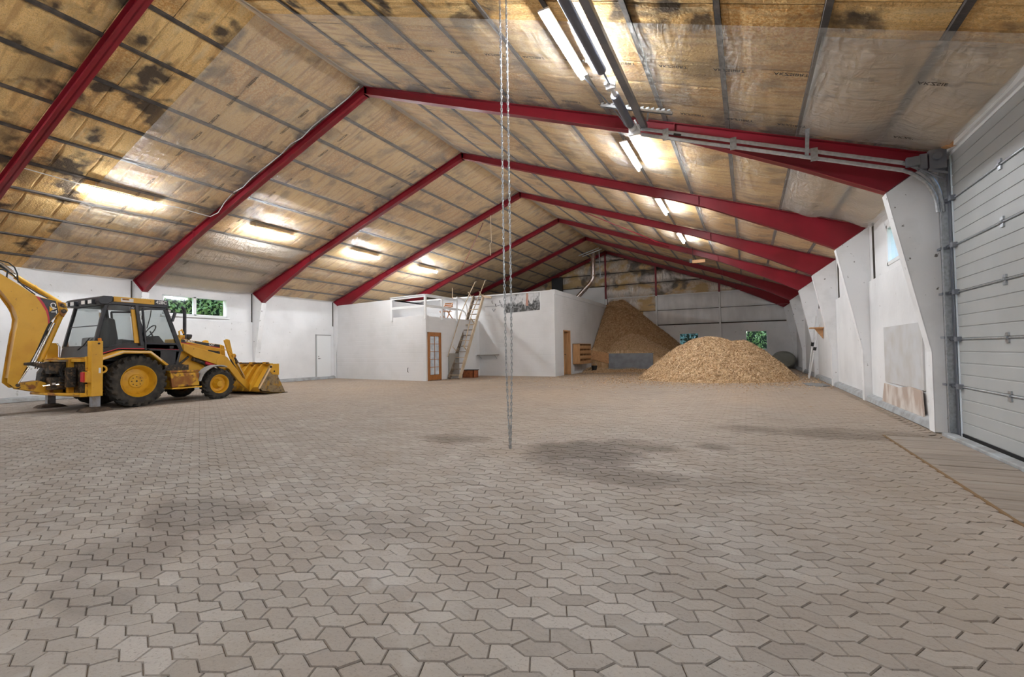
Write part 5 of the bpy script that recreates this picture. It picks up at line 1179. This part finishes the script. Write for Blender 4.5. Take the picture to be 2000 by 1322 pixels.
# loader arms
for s in (1, -1):
    PR_('loader_tower', [(7.30,1.45),(7.48,1.52),(7.75,1.12),(8.15,.78),(8.15,.62),(7.32,.70)], sx(s,.42), sx(s,.50), m_cat)
    PR_('loader_arm', [(7.34,1.545),(8.22,1.285),(8.46,1.215),(8.58,1.10),(8.70,.95),(8.86,.76),(9.00,.54),(9.30,.28),(9.32,.13),(9.22,.10),(8.88,.44),(8.58,.82),(8.36,.92),(8.16,.98),(7.62,1.18),(7.34,1.36)], sx(s,.58), sx(s,.68), m_cat, bevel=.012)
    k0 = MB().cyl((sx(s,.68),8.40,1.02),(sx(s,.69),8.40,1.02),.19,24).build('arm_plate', m_cat, T, bevel=.006)
    cy_ = MB().cyl((sx(s,.60),7.60,1.14),(sx(s,.60),8.0,.97),.055,12).build('lift_cylinder', m_grease, T); MB().cyl((sx(s,.60),8.0,.97),(sx(s,.60),8.28,.85),.028,10).build('rod', m_chrome, cy_); MB().cyl((sx(s,.64),7.92,1.02),(sx(s,.64),8.18,.92),.045,10).build('red_sleeve', m_redd, cy_, label='faded red sleeve')
    MB().tube([(sx(s,.69),7.40,1.60),(sx(s,.69),8.3,1.40),(sx(s,.69),8.58,1.36),(sx(s,.69),8.68,1.24),(sx(s,.69),8.74,.95)], .016, 6).build('hydraulic_pipe', m_cat, T, smooth=True)
    # tilt lever and cylinder
    PR_('tilt_lever', [(8.52,1.66),(8.60,1.70),(8.68,1.68),(8.78,1.24),(8.86,1.0),(8.76,.98),(8.66,1.22)], sx(s,.50), sx(s,.56), m_cat)
    tc = MB().cyl((sx(s,.53),8.78,1.22),(sx(s,.53),8.93,.98),.045,12).build('tilt_cylinder', m_grease, T); MB().cyl((sx(s,.53),8.93,.98),(sx(s,.53),9.18,.50),.025,10).build('rod', m_chrome, tc); MB().cyl((sx(s,.49),8.80,1.20),(sx(s,.58),8.80,1.20),.065,14).build('pin_boss', m_catr, tc)
    PR_('tilt_link', [(8.90,1.06),(8.98,1.02),(9.16,.66),(9.10,.60),(8.86,.95)], sx(s,.44), sx(s,.49), m_cat)
    MB().tube([(sx(s,.56),8.70,1.1),(sx(s,.60),8.85,.8),(sx(s,.58),9.0,.62),(sx(s,.55),9.15,.42)], .022, 6).build('hose', m_black, T, smooth=True)
MB().cyl((sx(1,.62),8.36,.62),(sx(-1,.62),8.36,.62),.05,12).build('cross_tube', m_grease, T)
# bucket
bw = 1.13
b = MB(); P = [(9.62,.90),(9.42,.60),(9.20,.24),(9.26,.10),(9.60,.025),(10.10,.005)]
In = [(9.665,.90),(9.465,.60),(9.25,.25),(9.31,.13),(9.62,.065),(10.10,.02)]
b.prism(P + In[::-1], 'x', XC-bw, XC+bw); bk_ = b.build('bucket_shell', m_cat, T, bevel=.006)
for s in (1,-1):
    PR_('bucket_side', [(9.60,.91),(9.87,.91),(9.87,.52),(10.12,.01),(9.60,.02),(9.26,.10),(9.20,.24),(9.40,.58)], sx(s,bw-.04), sx(s,bw), m_mud, bevel=.004, label='mud caked bucket side')
    PR_('bucket_side_edge', [(9.60,.93),(9.89,.93),(9.89,.58),(9.66,.60),(9.52,.76)], sx(s,bw-.005), sx(s,bw+.012), m_cat)
    MB().cyl((sx(s,bw),9.60,.84),(sx(s,bw+.03),9.60,.84),.035,12).cyl((sx(s,bw),9.72,.70),(sx(s,bw+.02),9.72,.70),.025,12).build('pin', m_black, T)
for x in (-.85,-.52,-.2,.2,.52,.85): PR_('bucket_rib', [(9.64,.92),(9.44,.62),(9.22,.24),(9.10,.12),(9.12,.30),(9.36,.72),(9.50,.92)], XC+x-.02, XC+x+.02, m_cat, bevel=.004)
MB().box(XC-bw-.01,XC+bw+.01,9.58,9.68,.90,.945).build('top_bar', m_cat, T, bevel=.006); MB().cyl((XC-bw,9.54,.96),(XC+bw,9.54,.96),.02,8).build('fork_shaft', m_grease, T)
for x in (-1.0,-.4,.3,.95): MB().box(XC+x-.06,XC+x+.06,9.50,9.64,.93,.99).build('fork_bracket', m_cat, T)
MB().box(XC-bw-.02,XC+bw+.02,9.98,10.18,0.0,.02).build('cutting_edge', m_grease, T)
# front diagonal gusset seen on the near side of the bucket
for s in (1,): PR_('bucket_gusset', [(9.19,.20),(9.23,.18),(9.66,.88),(9.62,.90)], sx(s,bw), sx(s,bw+.015), m_cream, bevel=0)
# ---- backhoe rear
fr = MB()
fr.box(XC-1.0,XC+1.0,5.02,5.14,.33,.42).box(XC-1.0,XC+1.0,5.02,5.14,1.12,1.20).build('slide_frame', m_cat, T, bevel=.006)
MB().box(XC-1.0,XC+1.0,5.08,5.30,.42,1.12).build('rear_plate', m_grease, T)
MB().box(sx(1,.40),sx(1,.52),4.98,5.10,.36,1.20).build('frame_upright', m_cat, T, bevel=.008); MB().box(sx(-1,.62),sx(-1,.5),4.98,5.10,.36,1.20).build('frame_upright', m_cat, T, bevel=.008)
PR_('top_plate', [(4.66,1.17),(5.34,1.19),(5.34,1.23),(4.66,1.20)], XC-.1, sx(1,.55), m_catr); PR_('bottom_plate', [(4.60,.40),(5.40,.34),(5.40,.39),(4.60,.45)], XC-.3, sx(1,.95), m_catr)
b = MB(); 
for k in range(7):
    x = XC-.05+.09*k; b.tube([(x,5.05,.60+.05*(k%3)),(x+.03,4.92,.72),(x+.02,4.86,.92),(x-.04,4.95,1.08)], .018, 6)
for k in range(6): b.tube([(XC+.1,4.95,.95-.07*k),(XC+.35,4.86,.97-.07*k),(XC+.75,5.02,.92-.07*k)], .016, 6)
b.build('hydraulic_hoses', m_black, T, smooth=True)
MB().box(XC+.10,XC+.42,4.72,5.05,.50,.78).box(XC-.05,XC+.38,4.70,5.02,.86,1.12).box(XC+.56,XC+.72,4.9,5.05,.55,1.0).build('valve_chest', m_grease, T, bevel=.01)
MB().box(XC+.42,XC+.425,4.74,4.80,.62,.66).cyl((XC+.32,4.62,.60),(XC+.42,4.86,.62),.025,8).build('chrome_pipe', m_chrome, T)
for k in range(5): MB().cyl((XC+.62,5.0-.0,.70+.06*k),(XC+.72,4.96,.76+.06*k),.008,6).build('spring_coil', m_chrome, T)
# stabilisers
for s in (1,-1):
    st_ = MB().box(min(sx(s,1.02),sx(s,1.22)),max(sx(s,1.02),sx(s,1.22)),5.13,5.34,.34,1.59).build('stabiliser_leg', m_cat, T, bevel=.008, label='yellow stabiliser housing')
    MB().box(min(sx(s,1.05),sx(s,1.19)),max(sx(s,1.05),sx(s,1.19)),5.16,5.31,.05,.36).build('inner_leg', M_('grey_steel', (.28,.29,.33), .5, c2=(.2,.18,.16), ns=8) if s == 1 else bpy.data.materials['grey_steel'], st_)
    MB().add([(sx(s,.90),4.98,.005),(sx(s,1.34),4.98,.005),(sx(s,1.34),5.50,.005),(sx(s,.90),5.50,.005),(sx(s,.94),5.02,.07),(sx(s,1.30),5.04,.06),(sx(s,1.28),5.44,.075),(sx(s,.96),5.42,.06),(sx(s,1.05),5.16,.10),(sx(s,1.19),5.16,.10),(sx(s,1.19),5.31,.10),(sx(s,1.05),5.31,.10)],
        [(0,3,2,1),(0,1,5,4),(1,2,6,5),(2,3,7,6),(3,0,4,7),(4,5,9,8),(5,6,10,9),(6,7,11,10),(7,4,8,11),(8,9,10,11)]).build('foot_pad', m_foot, st_)
    tor = MB(); cpt = Vector((sx(s,1.12),5.37,.94)); vs = []
    for i in range(20):
        a = 2*PI*i/20
        for k in range(6):
            q = 2*PI*k/6; rr = .075+.022*math.cos(q); vs.append((cpt.x+.018*math.sin(q), cpt.y+rr*math.cos(a), cpt.z+rr*math.sin(a)))
    tor.add(vs, [(i*6+k, i*6+(k+1)%6, ((i+1)%20)*6+(k+1)%6, ((i+1)%20)*6+k) for i in range(20) for k in range(6)]).build('lifting_ring', m_cat, st_, smooth=True)
    MB().box(min(sx(s,1.0),sx(s,1.2)),max(sx(s,1.0),sx(s,1.2)),5.05,5.14,.66,.90).build('lamp_bracket', m_cat, st_); MB().box(min(sx(s,.98),sx(s,1.12)),max(sx(s,.98),sx(s,1.12)),5.025,5.05,.67,.89).build('tail_lamp', m_redd, st_)
    MB().box(min(sx(s,1.22),sx(s,1.225)),max(sx(s,1.22),sx(s,1.225)),5.26,5.30,.86,.98).build('sticker', m_wtxt, st_)
    MB().cyl((sx(s,1.22),5.26,1.53),(sx(s,1.235),5.26,1.53),.022,8).build('pin', m_black, st_)
    MB().box(min(sx(s,.95),sx(s,1.05)),max(sx(s,.95),sx(s,1.05)),5.10,5.34,.33,.62).box(min(sx(s,.95),sx(s,1.05)),max(sx(s,.95),sx(s,1.05)),5.10,5.34,.92,1.24).build('mount_block', m_catr, st_, bevel=.01)
    MB().tube([(sx(s,1.0),5.30,1.58),(sx(s,.94),5.34,1.5),(sx(s,.96),5.34,1.2)], .012, 6).build('grease_pipe', m_galv, st_)
# swing post, boom
BX = XC + .20      # near face of the boom
PR_('swing_post', [(4.22,.66),(4.34,.69),(4.60,.72),(5.02,.52),(5.02,.42),(4.66,.44),(4.28,.55)], XC-.13, XC+.17, m_catr, bevel=.01)
PR_('swing_casting', [(4.62,.46),(5.05,.42),(5.08,1.12),(4.80,1.14),(4.66,.90)], XC-.16, XC+.12, m_grease, bevel=.02)
PR_('swing_link', [(4.34,1.13),(4.50,1.135),(4.62,1.10),(4.98,1.08),(4.98,.98),(4.62,1.00),(4.50,1.05),(4.34,1.07)], XC+.10, XC+.24, m_grease, bevel=.01)
boomL = [(3.55,3.20),(3.70,2.98),(3.96,2.70),(4.05,2.56),(4.17,2.34),(4.22,2.22),(4.245,2.08),(4.235,1.9),(4.21,1.78),(4.10,.78),(4.10,.70),(4.21,.58),(4.28,.58)]
boomR = [(4.27,.68),(4.30,.80),(4.38,1.00),(4.45,1.15),(4.52,1.32),(4.68,1.82),(4.74,1.99),(4.77,2.03),(4.93,2.25),(5.02,2.19),(5.075,2.32),(5.03,2.50),(4.86,2.545),(4.62,2.59),(4.54,2.61),(4.43,2.69),(4.32,2.78),(4.13,2.92),(3.96,3.04),(3.70,3.24),(3.60,3.28)]
PR_('boom', boomL + boomR, BX-.03, BX, m_cat, bevel=.006)
PR_('boom', boomL + boomR, BX-.34, BX-.31, m_cat, bevel=.006)
PR_('boom_web', [(3.72,3.02),(3.98,2.74),(4.20,2.36),(4.27,2.08),(4.235,1.78),(4.13,.80),(4.20,.78),(4.40,1.8),(4.42,2.3),(4.2,2.7),(3.9,2.98)], BX-.31, BX-.03, m_cat, bevel=0)
PR_('boom_decal', [(4.545,2.60),(4.62,2.575),(4.86,2.53),(4.915,2.27),(4.77,2.04),(4.735,1.99),(4.725,2.14),(4.70,2.28),(4.63,2.46)], BX-.001, BX+.004, m_cabk, bevel=0, label='black decal field')
PR_('boom_decal', [(4.525,2.605),(4.57,2.60),(4.66,2.46),(4.73,2.30),(4.755,2.14),(4.757,2.02),(4.738,1.99),(4.725,2.14),(4.695,2.28),(4.61,2.46)], BX+.002, BX+.006, m_redd, bevel=0, label='red curved stripe')
text('lettering', 'CAT', .135, (BX+.007, 4.82, 2.36), (0,.10,-1), (0,1,.10), m_wtxt, T, offset=.003, xs=.95)
MB().prism([(4.752,2.40),(4.755,2.27),(4.815,2.33)], 'x', BX+.010, BX+.013).build('logo_triangle', m_ytxt, T)
for (y, z, r_) in ((4.97,2.43,.045),(5.0,2.30,.05),(4.25,.64,.035),(4.44,1.09,.03)): MB().cyl((BX-.36,y,z),(BX+.03,y,z),r_,14).build('pivot_pin', m_grease, T)
PR_('knuckle_cheek', [(4.90,2.50),(5.03,2.50),(5.075,2.32),(5.0,2.16),(4.93,2.24)], BX, BX+.02, m_catr, bevel=.004)
# boom cylinder
def cyl_part(a, b_, c, r1, r2, n1='boom_cylinder'):
    k = MB().tube([a, b_], r1, 14).build(n1, m_cat, T, smooth=True); MB().tube([b_, c], r2, 12).build('rod', m_chrome, k, smooth=True); return k
cyl_part((BX-.10,4.99,2.24),(BX-.10,4.63,1.14),(BX-.10,4.57,.98),.062,.03)
MB().tube([(BX-.02,4.84,2.02),(BX-.02,4.52,1.12)], .028, 12).build('rod', m_chrome, T, smooth=True)
MB().tube([(BX-.05,4.80,2.05),(BX-.03,4.62,1.6),(BX-.04,4.42,1.06)], .025, 8).tube([(BX-.08,4.74,1.85),(BX-.08,4.60,1.5),(BX-.1,4.46,1.15)], .03, 8).tube([(BX-.06,4.40,1.03),(BX-.06,4.33,.88),(BX-.06,4.27,.70)], .03, 8).build('hose', m_black, T, smooth=True)
MB().tube([(BX+.0,4.44,1.05),(BX+.0,4.34,.85),(BX+.0,4.26,.68)], .014, 8).build('rod', m_chrome, T)
# stick cylinder above the boom
k = MB().tube([(BX-.15,4.98,2.50),(BX-.15,4.24,3.02)], .055, 14).build('stick_cylinder', m_cat, T, smooth=True); MB().tube([(BX-.15,4.24,3.02),(BX-.15,3.75,3.36)], .028, 12).build('rod', m_chrome, k, smooth=True)
MB().cyl((BX-.15,4.52,2.825),(BX-.15,4.55,2.80),.066,14).build('clamp_ring', m_cat, k)
MB().tube([(BX-.06,3.70,3.38),(BX-.05,3.96,3.32),(BX-.04,4.10,3.29),(BX-.03,4.19,3.20),(BX-.02,4.23,3.07),(BX-.02,4.24,2.92),(BX-.02,4.34,2.80),(BX-.02,4.52,2.64)], .013, 8).tube([(BX-.10,3.70,3.30),(BX-.09,3.98,3.22),(BX-.08,4.10,3.12),(BX-.07,4.08,2.98),(BX-.05,4.10,2.90)], .015, 8).tube([(BX,3.75,3.12),(BX,4.05,3.12),(BX,4.15,3.05),(BX,4.22,2.95)], .012, 8).tube([(BX-.04,4.24,2.9),(BX-.03,4.40,2.80),(BX-.03,4.56,2.68),(BX-.05,4.75,2.58)], .012, 8).build('hose', m_black, T, smooth=True)
MB().tube([(BX-.08,3.75,3.33),(BX-.08,4.0,3.24),(BX-.08,4.22,3.06)], .016, 8).tube([(BX-.13,3.75,3.36),(BX-.13,4.02,3.28),(BX-.13,4.2,3.12)], .016, 8).build('steel_pipe', m_chrome, T, smooth=True)
# stick and digging bucket folded behind the boom, past the edge of the photo
PR_('stick', [(3.72,3.42),(3.86,3.30),(3.80,3.05),(3.62,2.2),(3.50,1.5),(3.40,1.5),(3.46,2.3),(3.50,3.2)], BX-.27, BX-.07, m_cat, bevel=.01)
PR_('digging_bucket', [(3.50,1.55),(3.36,1.55),(3.05,1.35),(2.98,1.0),(3.15,.72),(3.45,.66),(3.20,.85),(3.16,1.05),(3.3,1.22),(3.5,1.3)], BX-.42, BX+.08, m_mud, bevel=.01)
print('tris stones', len(S))
